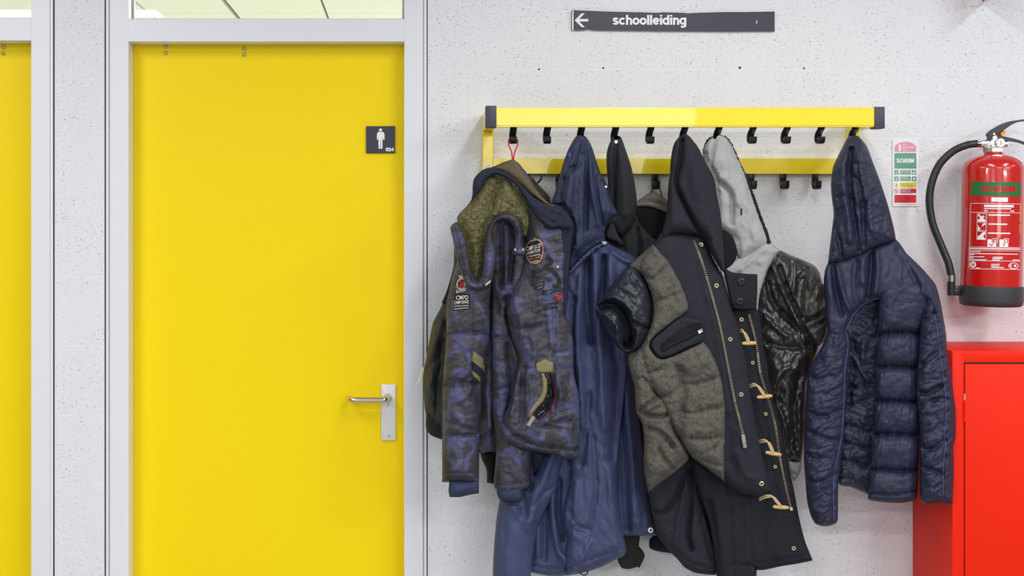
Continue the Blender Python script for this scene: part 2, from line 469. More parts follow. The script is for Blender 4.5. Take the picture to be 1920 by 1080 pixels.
def block_wall(name):
    """painted concrete blocks: pores, short cracks and shallow bed joints"""
    m, nt, b = new_mat(name)
    ge = N(nt, 'ShaderNodeTexCoord')
    base = lin((232, 232, 235)); dark = lin((150, 145, 142))
    mp = N(nt, 'ShaderNodeMapping'); mp.inputs['Scale'].default_value = (140, 140, 310); L(nt, ge, 'Object', mp, 'Vector')
    n1 = N(nt, 'ShaderNodeTexNoise', Scale=1.0, Detail=3.0, Roughness=0.6, Distortion=0.5); L(nt, mp, 'Vector', n1, 'Vector')
    r1 = N(nt, 'ShaderNodeMapRange'); r1.inputs[1].default_value = 0.61; r1.inputs[2].default_value = 0.69; L(nt, n1, 'Fac', r1, 0)
    vo = N(nt, 'ShaderNodeTexVoronoi', Scale=62.0); L(nt, ge, 'Object', vo, 'Vector')
    r2 = N(nt, 'ShaderNodeMapRange'); r2.inputs[1].default_value = 0.13; r2.inputs[2].default_value = 0.06; L(nt, vo, 'Distance', r2, 0)
    sc = N(nt, 'ShaderNodeSeparateColor'); L(nt, vo, 'Color', sc, 0)
    gt = N(nt, 'ShaderNodeMath', operation='GREATER_THAN'); gt.inputs[1].default_value = 0.8; L(nt, sc, 0, gt, 0)
    ml = N(nt, 'ShaderNodeMath', operation='MULTIPLY'); L(nt, r2, 0, ml, 0); L(nt, gt, 0, ml, 1)
    big = N(nt, 'ShaderNodeTexNoise', Scale=5.0, Detail=2.0); L(nt, ge, 'Object', big, 'Vector')
    rb = N(nt, 'ShaderNodeMapRange'); rb.inputs[1].default_value = 0.30; rb.inputs[2].default_value = 0.55; L(nt, big, 'Fac', rb, 0)
    m1 = N(nt, 'ShaderNodeMath', operation='MULTIPLY'); L(nt, r1, 0, m1, 0); L(nt, rb, 0, m1, 1)
    # bed joints every 0.1945 m, perpends every 0.39 m
    sp = N(nt, 'ShaderNodeSeparateXYZ'); L(nt, ge, 'Object', sp, 0)
    cb = N(nt, 'ShaderNodeCombineXYZ'); 
    a0 = N(nt, 'ShaderNodeMath', operation='ADD'); a0.inputs[1].default_value = 0.13; L(nt, sp, 'X', a0, 0)
    a1 = N(nt, 'ShaderNodeMath', operation='ADD'); a1.inputs[1].default_value = -0.0375; L(nt, sp, 'Z', a1, 0)
    L(nt, a0, 0, cb, 0); L(nt, a1, 0, cb, 1)
    br = N(nt, 'ShaderNodeTexBrick'); br.inputs['Scale'].default_value = 1.0; br.inputs['Brick Width'].default_value = 0.39
    br.inputs['Row Height'].default_value = 0.1945; br.inputs['Mortar Size'].default_value = 0.006; br.inputs['Mortar Smooth'].default_value = 1.0
    L(nt, cb, 0, br, 'Vector')
    inv = N(nt, 'ShaderNodeMath', operation='SUBTRACT'); inv.inputs[0].default_value = 1.0; L(nt, br, 'Fac', inv, 1)
    mxm = N(nt, 'ShaderNodeMath', operation='MAXIMUM'); L(nt, m1, 0, mxm, 0); L(nt, ml, 0, mxm, 1)
    mk = N(nt, 'ShaderNodeMath', operation='MULTIPLY'); L(nt, mxm, 0, mk, 0); L(nt, inv, 0, mk, 1)
    cm = N(nt, 'ShaderNodeMix', data_type='RGBA'); cm.inputs[6].default_value = base; cm.inputs[7].default_value = dark
    f8 = N(nt, 'ShaderNodeMath', operation='MULTIPLY'); f8.inputs[1].default_value = 0.8; L(nt, mk, 0, f8, 0)
    L(nt, f8, 0, cm, 0); nt.links.new(cm.outputs[2], b.inputs['Base Color'])
    b.inputs['Roughness'].default_value = 0.5; b.inputs['Specular IOR Level'].default_value = 0.35
    # height
    grain = N(nt, 'ShaderNodeTexNoise', Scale=120.0, Detail=4.0); L(nt, ge, 'Object', grain, 'Vector')
    h1 = N(nt, 'ShaderNodeMath', operation='MULTIPLY'); h1.inputs[1].default_value = 0.35; L(nt, grain, 'Fac', h1, 0)
    h2 = N(nt, 'ShaderNodeMath', operation='SUBTRACT'); L(nt, h1, 0, h2, 0); L(nt, mk, 0, h2, 1)
    h3 = N(nt, 'ShaderNodeMath', operation='MULTIPLY'); h3.inputs[1].default_value = 0.22; L(nt, br, 'Fac', h3, 0)
    h4 = N(nt, 'ShaderNodeMath', operation='SUBTRACT'); L(nt, h2, 0, h4, 0); L(nt, h3, 0, h4, 1)
    bp = N(nt, 'ShaderNodeBump', Strength=0.5, Distance=0.003); L(nt, h4, 0, bp, 'Height'); L(nt, bp, 'Normal', b, 'Normal')
    return m
M = dict(
    wall=block_wall('painted_block'), white=paint('white_gloss_paint', (232, 232, 236), 0.35, bump=0.1, scale=90),
    door=paint('yellow_laminate', (254, 221, 0), 0.45, bump=0.08, scale=200, spec=0.22), rack=paint('yellow_enamel', (250, 222, 0), 0.3, coat=0.45, bump=0.03, scale=40),
    plaster=paint('white_plaster', (236, 238, 230), 0.8), black=paint('black_plastic', (32, 32, 35), 0.35), cap=paint('dark_cap_plastic', (62, 62, 74), 0.5, bump=0.2),
    hook=paint('black_hook_plastic', (24, 24, 26), 0.3), steel=paint('brushed_steel', (196, 192, 184), 0.28, 1), chrome=paint('chrome', (226, 226, 224), 0.28, 0.9),
    alu=paint('silver_anodised', (222, 216, 198), 0.22, 1), alup=paint('satin_plate', (226, 226, 230), 0.35, 0.15),
    red=paint('red_enamel', (198, 18, 6), 0.22, coat=0.7), cab=paint('orange_red_enamel', (238, 36, 0), 0.45, coat=0.0, spec=0.2, bump=0.04, scale=60),
    signw=paint('white_print', (240, 240, 240), 0.5), signb=paint('dark_blue_sign', (50, 52, 66), 0.45, bump=0.1), joint=paint('dark_joint_filler', (58, 50, 48), 0.9, bump=0.5),
    green=paint('green_print', (98, 158, 134), 0.4), green2=paint('green_band', (40, 116, 62), 0.25), pink=paint('pink_print', (232, 150, 176), 0.4),
    yel=paint('yellow_print', (240, 226, 30), 0.4), redp=paint('red_print', (216, 20, 44), 0.35), orange=paint('orange_plastic', (245, 160, 30), 0.4),
    hose=paint('black_rubber', (36, 38, 38), 0.38, bump=0.1), base=paint('black_moulded_base', (50, 52, 56), 0.5, bump=0.5, scale=900), glass=None,
    brass=paint('aged_brass', (222, 202, 158), 0.35, 0.7), wood=paint('pale_wood', (205, 170, 100), 0.5, bump=0.3, scale=120), cord=paint('leather_cord', (196, 172, 130), 0.7),
    tan=paint('tan_embroidery', (190, 140, 110), 0.8), thread=paint('white_embroidery', (225, 222, 210), 0.8), redt=paint('red_thread', (200, 48, 52), 0.8), blk=paint('black_embroidery', (28, 28, 32), 0.8, bump=0.4),
    floor=paint('grey_linoleum', (150, 152, 150), 0.5), pipe=fabric('pale_blue_piping', (60, 72, 110), rough=0.7),
    camo=camo('camouflage_nylon'),
    fleece=fabric('olive_fleece', (66, 64, 38), (140, 134, 92), rough=1, weave=300, wbump=1.0, mott=120, contrast=0.30, bd=0.005),
    brown=fabric('brown_collar_cloth', (84, 74, 56), rough=0.95, weave=700, wbump=0.5),
    navyband=fabric('dark_navy_cotton', (32, 35, 48), (44, 48, 64), rough=0.95, weave=420, wbump=0.6, contrast=0.4, mott=150),
    ribnavy=fabric('navy_rib_knit', (46, 52, 74), rough=0.95),
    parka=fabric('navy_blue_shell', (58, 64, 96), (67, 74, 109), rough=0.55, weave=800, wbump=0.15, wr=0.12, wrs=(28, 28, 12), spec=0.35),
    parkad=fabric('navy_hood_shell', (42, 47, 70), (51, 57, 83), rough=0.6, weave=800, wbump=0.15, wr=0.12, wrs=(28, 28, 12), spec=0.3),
    soft=fabric('black_softshell', (38, 39, 42), (48, 50, 54), rough=0.8, weave=900, wbump=0.3),
    bomber=fabric('black_bomber_nylon', (46, 47, 44), (60, 60, 57), rough=0.5, wr=0.12, wrs=(30, 30, 18)),
    rib=fabric('black_rib_knit', (38, 36, 34), rough=0.95, wbump=0.8, weave=600),
    greyb=fabric('brown_grey_wool', (104, 98, 92), rough=0.95, weave=700, wbump=0.5),
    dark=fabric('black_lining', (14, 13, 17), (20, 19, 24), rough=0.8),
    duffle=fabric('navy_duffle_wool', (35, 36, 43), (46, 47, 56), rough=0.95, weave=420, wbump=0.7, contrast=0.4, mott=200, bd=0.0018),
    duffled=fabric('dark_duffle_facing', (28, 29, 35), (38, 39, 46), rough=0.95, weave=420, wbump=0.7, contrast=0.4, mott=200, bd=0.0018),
    tweed=fabric('grey_tweed', (66, 63, 59), (112, 107, 98), rough=0.95, weave=420, wbump=0.8, speck=(160, 146, 100), contrast=0.34, mott=300, bd=0.002),
    satin=fabric('black_satin_lining', (32, 35, 44), (42, 46, 56), rough=0.42, weave=1200, wbump=0.1, wr=0.0, wrs=(14, 14, 14), spec=0.6),
    leather=fabric('black_coated_leather', (34, 33, 34), (46, 45, 46), rough=0.33, weave=300, wbump=0.08, wr=0.12, wrs=(9, 9, 6), spec=0.75),
    nylon=fabric('olive_black_nylon', (52, 52, 48), (66, 66, 60), rough=0.4, weave=1000, wbump=0.1, wr=0.2, wrs=(20, 20, 10), spec=0.5),
    hgrey=fabric('grey_marl_jersey', (152, 152, 152), (178, 178, 177), rough=0.95, weave=900, wbump=0.3, contrast=0.6, mott=30),
    fur=fabric('black_fleece_trim', (26, 26, 24), rough=1, weave=300, wbump=1.0),
    puff=fabric('navy_ripstop_nylon', (36, 40, 60), (44, 48, 70), rough=0.52, weave=1000, wbump=0.2, wr=0.0, wrs=(14, 14, 20), spec=0.36),
)
def glass():
    m, nt, b = new_mat('clear_glass')
    tr = N(nt, 'ShaderNodeBsdfTransparent'); tr.inputs[0].default_value = (0.97, 0.99, 0.95, 1)
    gl = N(nt, 'ShaderNodeBsdfGlossy'); gl.inputs['Roughness'].default_value = 0.01
    fr = N(nt, 'ShaderNodeFresnel', IOR=1.45); mx = N(nt, 'ShaderNodeMixShader')
    L(nt, fr, 0, mx, 0); nt.links.new(tr.outputs[0], mx.inputs[1]); nt.links.new(gl.outputs[0], mx.inputs[2])
    nt.links.new(mx.outputs[0], nt.nodes['Material Output'].inputs[0])
    return m
M['glass'] = glass()
# ================================================================== SETTING
def Zp(py, d=0): return P(0, py, d).z
def Xp(px, d=0): return P(px, 0, d).x
TOP = 2.75
mb = MB()
mb.box(-3.6, Xp(-500), 0, 0.12, 0, TOP)
mb.box(Xp(102), Xp(197.5), 0, 0.12, 0, TOP)
mb.box(Xp(801), 3.2, 0, 0.12, 0, TOP)
tag(mb.make('wall_back', M['wall']), 'white painted concrete block wall behind the coats', 'wall', kind='structure')
tag(MB().box(-3.6, 3.2, -9, 4, -0.1, 0).make('floor', M['floor']), 'grey floor below the coats, out of view', 'floor', kind='structure')
# dark sealant joints beside the door frames
def joint(px0, px1):
    s = MB().box(Xp(px0), Xp(px1), 0.004, 0.05, 0, TOP); return s
for n, (a, b, lb) in enumerate(((196.4, 199.6, 'dark joint left of the complete yellow door frame'), (799.8, 801.8, 'thin dark joint right of the complete yellow door frame'), (99.8, 102.4, 'thin dark joint right of the cut-off yellow door frame'))):
    tag(MB().box(Xp(a), Xp(b), -0.0012, 0.05, 0, TOP).make('trim_%d' % (n+1), M['joint']), lb, 'joint', kind='structure')
# rooms behind the doors
mb = MB(); zc = 2.5
for a, b in ((-4.5, -1.872), (-1.862, -1.472), (-1.462, -1.09), (-1.07, -0.666), (-0.656, -0.25), (-0.24, 0.16), (0.17, 1.2)):
    for y0, y1 in ((0.13, 1.0), (1.004, 2.22), (2.224, 3.2)):
        mb.box(a, b, y0, y1, zc, zc+0.02)
tag(mb.make('ceiling', M['plaster']), 'pale green-white panel ceiling seen through the glass above the doors', 'ceiling', kind='structure')
tag(MB().box(-4.5, 1.2, 0.13, 3.2, zc+0.022, zc+0.05).make('ceiling', M['joint']), 'dark void above the panel ceiling joints', 'ceiling', kind='structure')
mb = MB(); mb.box(-4.5, 1.2, 3.2, 3.25, 0, 2.6)
tag(mb.make('wall_far', M['plaster']), 'white wall of the room behind the doors', 'wall', kind='structure')
tag(MB().box(1.2, 1.25, 0.13, 3.2, 0, 2.6).make('wall_right', M['plaster']), 'right wall of the room behind the doors', 'wall', kind='structure')
tag(MB().box(-4.55, -4.5, 0.13, 3.2, 0, 2.6).make('wall_left', M['plaster']), 'left wall of the room behind the doors', 'wall', kind='structure')

def door_unit(idx, xl, xr, ytop, ybot, label, handle, screws):
    """xl, xr: inner edges of the frame; ytop..ybot: the cross rail"""
    r = thing('door_%d' % idx, label, 'door', (Xp((xl+xr)/2), 0, 0), kind='structure')
    F0 = 0.010
    mb = MB()
    jw = 35
    for s, xi in ((-1, xl), (1, xr)):
        a, b = sorted((xi, xi+s*jw)); mb.box(Xp(a, F0), Xp(b, F0), -F0, 0.075, 0, TOP, 0.0015)
        a, b = sorted((xi+s*(jw+1.5), xi+s*(jw+7))); mb.box(Xp(a), Xp(b), -0.004, 0.05, 0, TOP, 0.0015)
        a, b = sorted((xi+s*(jw-1), xi+s*(jw+3))); mb.box(Xp(a), Xp(b), 0.0015, 0.05, 0, TOP)
    za, zb = P(0, ybot, F0).z, P(0, ytop, F0).z
    mb.box(Xp(xl-1, F0), Xp(xr+1, F0), -F0+0.0008, 0.075, za, zb, 0.0015)
    mb.make('door_frame', M['white'], r)
    dl = 0.055
    lo = MB().box(Xp(xl, F0)+0.0003, Xp(xr, F0)-0.0003, dl, dl+0.04, 0.01, za-0.0004, 0.0005)
    leaf = lo.make('door_leaf', M['door'], r)
    MB().box(Xp(xl, F0)-0.004, Xp(xr, F0)+0.004, 0.03, 0.036, zb-0.01, TOP).make('transom_pane', M['glass'], r)
    mb = MB()
    for s, xi in ((1, xl), (-1, xr)):
        x = Xp(xi, F0); a, b = sorted((x, x+s*0.006)); mb.box(a, b, 0.037, 0.05, zb, TOP)
    mb.box(Xp(xl, F0), Xp(xr, F0), 0.037, 0.05, zb, zb+0.008)
    mb.make('glazing_bead', M['white'], r)
    dd = -dl
    for (x, y) in screws:
        c = P(x, y, dd)
        MB().lathe([(0.0058, 0), (0.0055, 0.0025), (0.003, 0.0045), (0.0001, 0.005)], c, 'Y', 16).make('door_screw', M['steel'], r, True, 60)
    if handle:
        # backplate
        hp = MB().pbox(714.5, 720.5, 742, 826, dd+0.009, dd, 0.003).make('handle_backplate', M['alup'], r, True)
        for (x, y) in ((728, 760), (729, 817)):
            MB().lathe([(0.0034, 0), (0.0033, 0.001), (0.0001, 0.0012)], P(x, y, dd+0.009), 'Y', 14).make('plate_screw', M['steel'], hp, True, 60)
        MB().lathe([(0.0125, 0), (0.0125, 0.004), (0.010, 0.007), (0.010, 0.010)], P(727, 746, dd+0.009), 'Y', 24).make('handle_rosette', M['alu'], hp, True, 50)
        e = dd+0.05
        path = curve([P(727, 746, dd+0.01), P(727, 747, dd+0.035), P(722, 749, e), P(712, 750, e+0.002), P(685, 750, e+0.002), P(668, 750, e+0.002), P(659, 749, e-0.002), P(655, 748, e-0.014), P(655, 747, e-0.03)], 8)
        MB().tube(path, 0.0088, 18).make('lever_handle', M['alu'], r, True, 60)
    return r
door_unit(2, 241, 758, 35, 78, 'complete yellow door with white frame, silver lever handle and glass above', True,
          [(310.5, 88), (311.5, 99.5), (458.5, 91.5), (458, 102.5)])
door_unit(1, -452, 58, 33, 76, 'yellow door in a white frame cut off at the left edge', False, [(7.5, 88.5), (7, 100.5)])

# ================================================================== SIGNS
def toilet_sign():
    d = -0.055
    r = thing('toilet_sign', 'small dark square sign with white standing man figure on yellow door', 'sign', P(713, 287, d))
    MB().pbox(686.5, 236.5, 740.5, 287, d+0.007, d, 0.0012).make('sign_plate', M['signb'], r)
    H = flatH(d+0.007)
    body = [(709.5, 247), (717.5, 247), (720, 249), (721, 252), (721, 262), (718, 262), (717.6, 255), (717.2, 262), (717, 279), (713.9, 279), (713.6, 262.5), (713.2, 262.5), (713, 279), (709.8, 279), (709.6, 262), (709.3, 255), (709, 262), (706.8, 262), (706.8, 252), (707.5, 249)]
    patch('man_pictogram', [body, ring(713.6, 243.6, 3.1, 2.6, 14)], H, 0.0008, M['signw'], r, 3, 0.0007)
    lettering('sign_number', [('024', 723, 277, 738.5, 283.5, 0.05)], H, 0.0009, M['signw'], r)
toilet_sign()
def direction_sign():
    r = thing('direction_sign', 'long dark sign with white left arrow and lettering high on the wall', 'sign', P(1262, 59, 0))
    top = [(1072.5, 19), (1110, 20.5), (1150, 22), (1200, 23), (1235, 24), (1242, 23), (1280, 24), (1290, 25), (1305, 24), (1360, 22.5), (1400, 22.5), (1452.5, 21.5)]
    bot = [(1452.5, 58.5), (1415, 58.5), (1370, 59), (1290, 58.5), (1230, 58), (1150, 57), (1115, 56.5), (1100, 54.5), (1093, 56.5), (1072.5, 56.5)]
    patch('sign_board', [top+bot], flatH(0.008), 0, M['signb'], r, 12, 0.008)
    H = flatH(0.008)
    MB().pbox(1073.5, 20, 1075, 56, 0.0095, 0.006).make('end_cap', M['steel'], r)
    arrow = [(1077.5, 38), (1090.5, 25), (1096.5, 25), (1086, 35.6), (1103, 35.6), (1103, 40.2), (1086, 40.2), (1096.5, 51), (1090.5, 51)]
    patch('arrow', [arrow], H, 0.0008, M['signw'], r, 6, 0.0006)
    grotesque('schoolleiding', 1148.5, 28, 1287.5, 46.5, H, 0.0009, M['signw'], r, 'letter')
    patch('scratch', [[(1418, 39), (1419.5, 38), (1419.5, 39), (1419, 45), (1418, 45)]], H, 0.0004, M['signw'], r, 6, 0.0003)
direction_sign()
def notice():
    r = thing('extinguisher_notice', 'white instruction notice with green, yellow and red blocks beside the hose', 'sign', P(1698, 387, 0))
    MB().pbox(1673.8, 261.2, 1722.3, 387, 0.004, 0.0, 0.0006).make('notice_board', M['signw'], r)
    H = flatH(0.004); e = 0.0006
    arch = [(1677.3, 284.5), (1677.3, 277)]+[(1697.8-20.3*math.cos(t), 277-11*math.sin(t)) for t in np.linspace(0.1, math.pi-0.1, 14)]+[(1718, 277), (1718, 284.5)]
    patch('pink_arch', [arch], H, e, M['pink'], r, 6, 0.0005)
    patch('green_block', [rect(1677.3, 287, 1718, 316), rect(1677.3, 319, 1685, 327), rect(1688, 319, 1707.5, 327), rect(1710, 319, 1718, 327),
                          rect(1677.3, 331, 1685, 339), rect(1688, 331, 1707.5, 339), rect(1710, 331, 1718, 339)], H, e, M['green'], r, 8, 0.0005)
    patch('yellow_block', [rect(1688, 342.5, 1718, 351), [(1677.3, 351), (1680.8, 342.5), (1684.2, 351)]], H, e, M['yel'], r, 8, 0.0005)
    hole = ring(1680.5, 358, 2.9, n=18)[::-1]
    rg = ring(1680.5, 358, 4.1, n=18)
    polys = [[rg[i], rg[(i+1) % 18], ring(1680.5, 358, 3.3, n=18)[(i+1) % 18], ring(1680.5, 358, 3.3, n=18)[i]] for i in range(18)]
    patch('red_block', [rect(1688, 354, 1718, 362), rect(1677.3, 365.5, 1718, 380), [(1678, 355.2), (1678.8, 354.6), (1683.2, 360.6), (1682.4, 361.2)]]+polys, H, e, M['redp'], r, 8, 0.0005)
    grotesque('SCHUIM', 1681, 297.2, 1714, 305.2, H, 0.0009, M['signw'], r, 'letter')
    for it in [('EEN', 1692, 270, 1699, 272.5), ('BRANDBLUSSER', 1692, 275, 1714, 277.6), ('VOOR', 1692, 280, 1700, 282.5),
        ('SCHAKELAAR', 1689, 320, 1706, 322), ('EERST UITZETTEN', 1689, 323.5, 1706, 325.5), ('GEBRUIK BIJ', 1689, 332, 1702, 334), ('VLOEISTOFFEN', 1689, 335.3, 1706, 337.3),
        ('NIET GEBRUIKEN BIJ', 1689, 355, 1708, 357), ('ELEKTRISCHE BRAND', 1689, 358.5, 1708, 360.5)]: lettering('notice_lettering', [it], H, 0.0008, M['signw'], r)
    lettering('dark_lettering', [('WAARSCHUWING', 1689, 344, 1704, 345.8, 0.0), ('ELEKTRISCHE INSTALLATIE', 1689, 347.4, 1716, 349.2, 0.0), ('!', 1680.2, 345.5, 1681.4, 350)], H, 0.0008, M['base'], r)
    lettering('red_lettering', [('www.brandbeveiliging.nl', 1699, 382.2, 1717.5, 384, 0.0)], H, 0.0008, M['redp'], r)
    wh = [[(1691.8-8, 0), ]]
    ext = [(1684.5, 272.5), (1685.2, 270.8), (1687.5, 270.8), (1689.2, 273), (1689.2, 283), (1685.2, 283), (1685.2, 274)]
    def tick(x, y): return [(x+1.6, y+4), (x+2.6, y+3.2), (x+3.4, y+5), (x+5.6, y+1), (x+6.8, y+1), (x+3.8, y+7), (x+2.8, y+7)]
    for sy in [ext, tick(1677.3, 319), tick(1677.3, 331), ring(1714, 335.5, 2.2, n=12), [(1711.5, 326), (1711.5, 323), (1714, 322.5), (1716.5, 320), (1717, 321.5), (1714.5, 324.5), (1717, 325), (1715, 326.2)]]: patch('white_symbol', [sy], H, 0.0009, M['signw'], r, 5, 0.0004)
notice()
def projecting_sign():
    r = thing('projecting_sign', 'white and red sign sticking out from the wall at top right corner', 'sign', P(1830, 11, 0))
    MB().pbox(1819, -60, 1835.8, 11.3, 0.006, 0.0, 0.001).make('mounting_plate', M['signw'], r)
    x = Xp(1840)
    MB().box(x, x+0.006, -0.17, -0.0, Zp(6.5), Zp(-60), 0.001).make('sign_panel', M['signw'], r)
    MB().box(x-0.0012, x+0.001, -0.158, -0.004, Zp(3.2), Zp(-56)).make('red_face', M['redp'], r)
    MB().pbox(1834, -60, 1842, 8, 0.012, 0.0, 0.001).make('bracket', M['signw'], r)
projecting_sign()

# small drilled holes in the wall
for (x, y, rr, lb) in ((1010.5, 130, 2.2, 'small dark drilled hole, leftmost of the row below the long sign'), (1131, 127.5, 2.2, 'small dark drilled hole below the white word on the long sign'),
                   (1387, 127, 3, 'larger drilled hole with a grey plug below the long sign'), (1507.5, 128, 2.2, 'small dark drilled hole, rightmost of the row below the long sign')):
    o = MB().lathe([(rr*PXM*0.8, -0.004), (rr*PXM*0.8, 0.0006), (0.0001, 0.0004)], P(x, y, 0), 'Y', 12).make('wall_plug', M['joint'])
    tag(o, lb, 'wall plug', 'drilled holes in a row on the wall')

# ================================================================== COAT RACK
rack = thing('coat_rack', 'yellow metal wall rack with two bars and rows of black hooks', 'coat rack', P(1260, 326, 0))
DB = 0.222
a = P(913, 201.5, DB); b = P(1657, 236.5, DB)
zt, zb = a.z, P(0, 235.5, DB).z
MB().box(a.x+0.004, b.x-0.004, -DB, -DB+0.03, zb, zt, 0.0012).box(a.x+0.006, b.x-0.006, -DB+0.0015, -DB+0.028, zb-0.0035, zb+0.001, 0.0006).make('top_bar', M['rack'], rack)
for (x0, x1) in ((911, 931), (1640, 1659.5)):
    MB().pbox(x0, 198 if x0 < 1000 else 200, x1, 239 if x0 < 1000 else 241, DB+0.003, DB-0.034, 0.002).make('end_cap', M['cap'], rack, True)
XL0, XL1 = Xp(903.5), Xp(923.5); XR0, XR1 = Xp(1585), Xp(1604.5)
# arms going back to the wall and legs down the wall
for nm, x0, x1 in (('l', XL0, XL1), ('r', XR0, XR1)):
    mb = MB(); mb.box(x0, x1, -DB+0.03, -0.004, zb-0.001, zt-0.001, 0.002)
    mb.make('bracket_arm', M['rack'], rack)
    leg = MB().box(x0, x1, -0.03, -0.002, Zp(330), zb+0.004, 0.002).make('bracket_leg', M['rack'], rack)
    c = P(913.5, 311, 0.03) if nm == 'l' else Vector(((x0+x1)/2, -0.03, Zp(311)))
    MB().lathe([(0.0072, 0), (0.0068, 0.0022), (0.004, 0.0032), (0.0001, 0.0034)], (c.x, -0.03, c.z), 'Y', 20).make('screw_cap', M['signw'], leg, True, 60)
MB().box(XL1-0.001, XR0+0.001, -0.034, -0.004, Zp(326, .034), Zp(297, .034), 0.0012).make('lower_bar', M['rack'], rack)
def up_hook(px):
    pts = curve([P(px+4, 231, DB-0.014), P(px+3.5, 240, DB-0.018), P(px+1, 250, DB-0.040), P(px-1, 260, DB-0.048), P(px-1, 267, DB-0.040), P(px, 268, DB-0.026), P(px+0.5, 264, DB-0.018), P(px+0.5, 256, DB-0.015)], 6)
    # x is set by the hook's own plane, not by the picture
    x = P(px, 250, DB-0.03).x
    pts = [Vector((x, p.y, p.z)) for p in pts]
    MB().tube(pts, 1, flat=(0.0092, 0.0022)).make('hook', M['hook'], rack, True, 50)
for k in range(11): up_hook(1598+3-63.7*k-(2 if k > 6 else 0))
def low_hook(px):
    x = P(px, 340, 0.03).x
    pts = curve([(x, -0.026, Zp(322)), (x, -0.026, Zp(334)), (x, -0.024, Zp(344)), (x, -0.030, Zp(352)), (x, -0.042, Zp(354.5)), (x, -0.052, Zp(351)), (x, -0.054, Zp(340))], 6)
    MB().tube(pts, 1, flat=(0.0092, 0.0022)).make('hook', M['hook'], rack, True, 50)
for k in range(11): low_hook(1529-60.1*k)

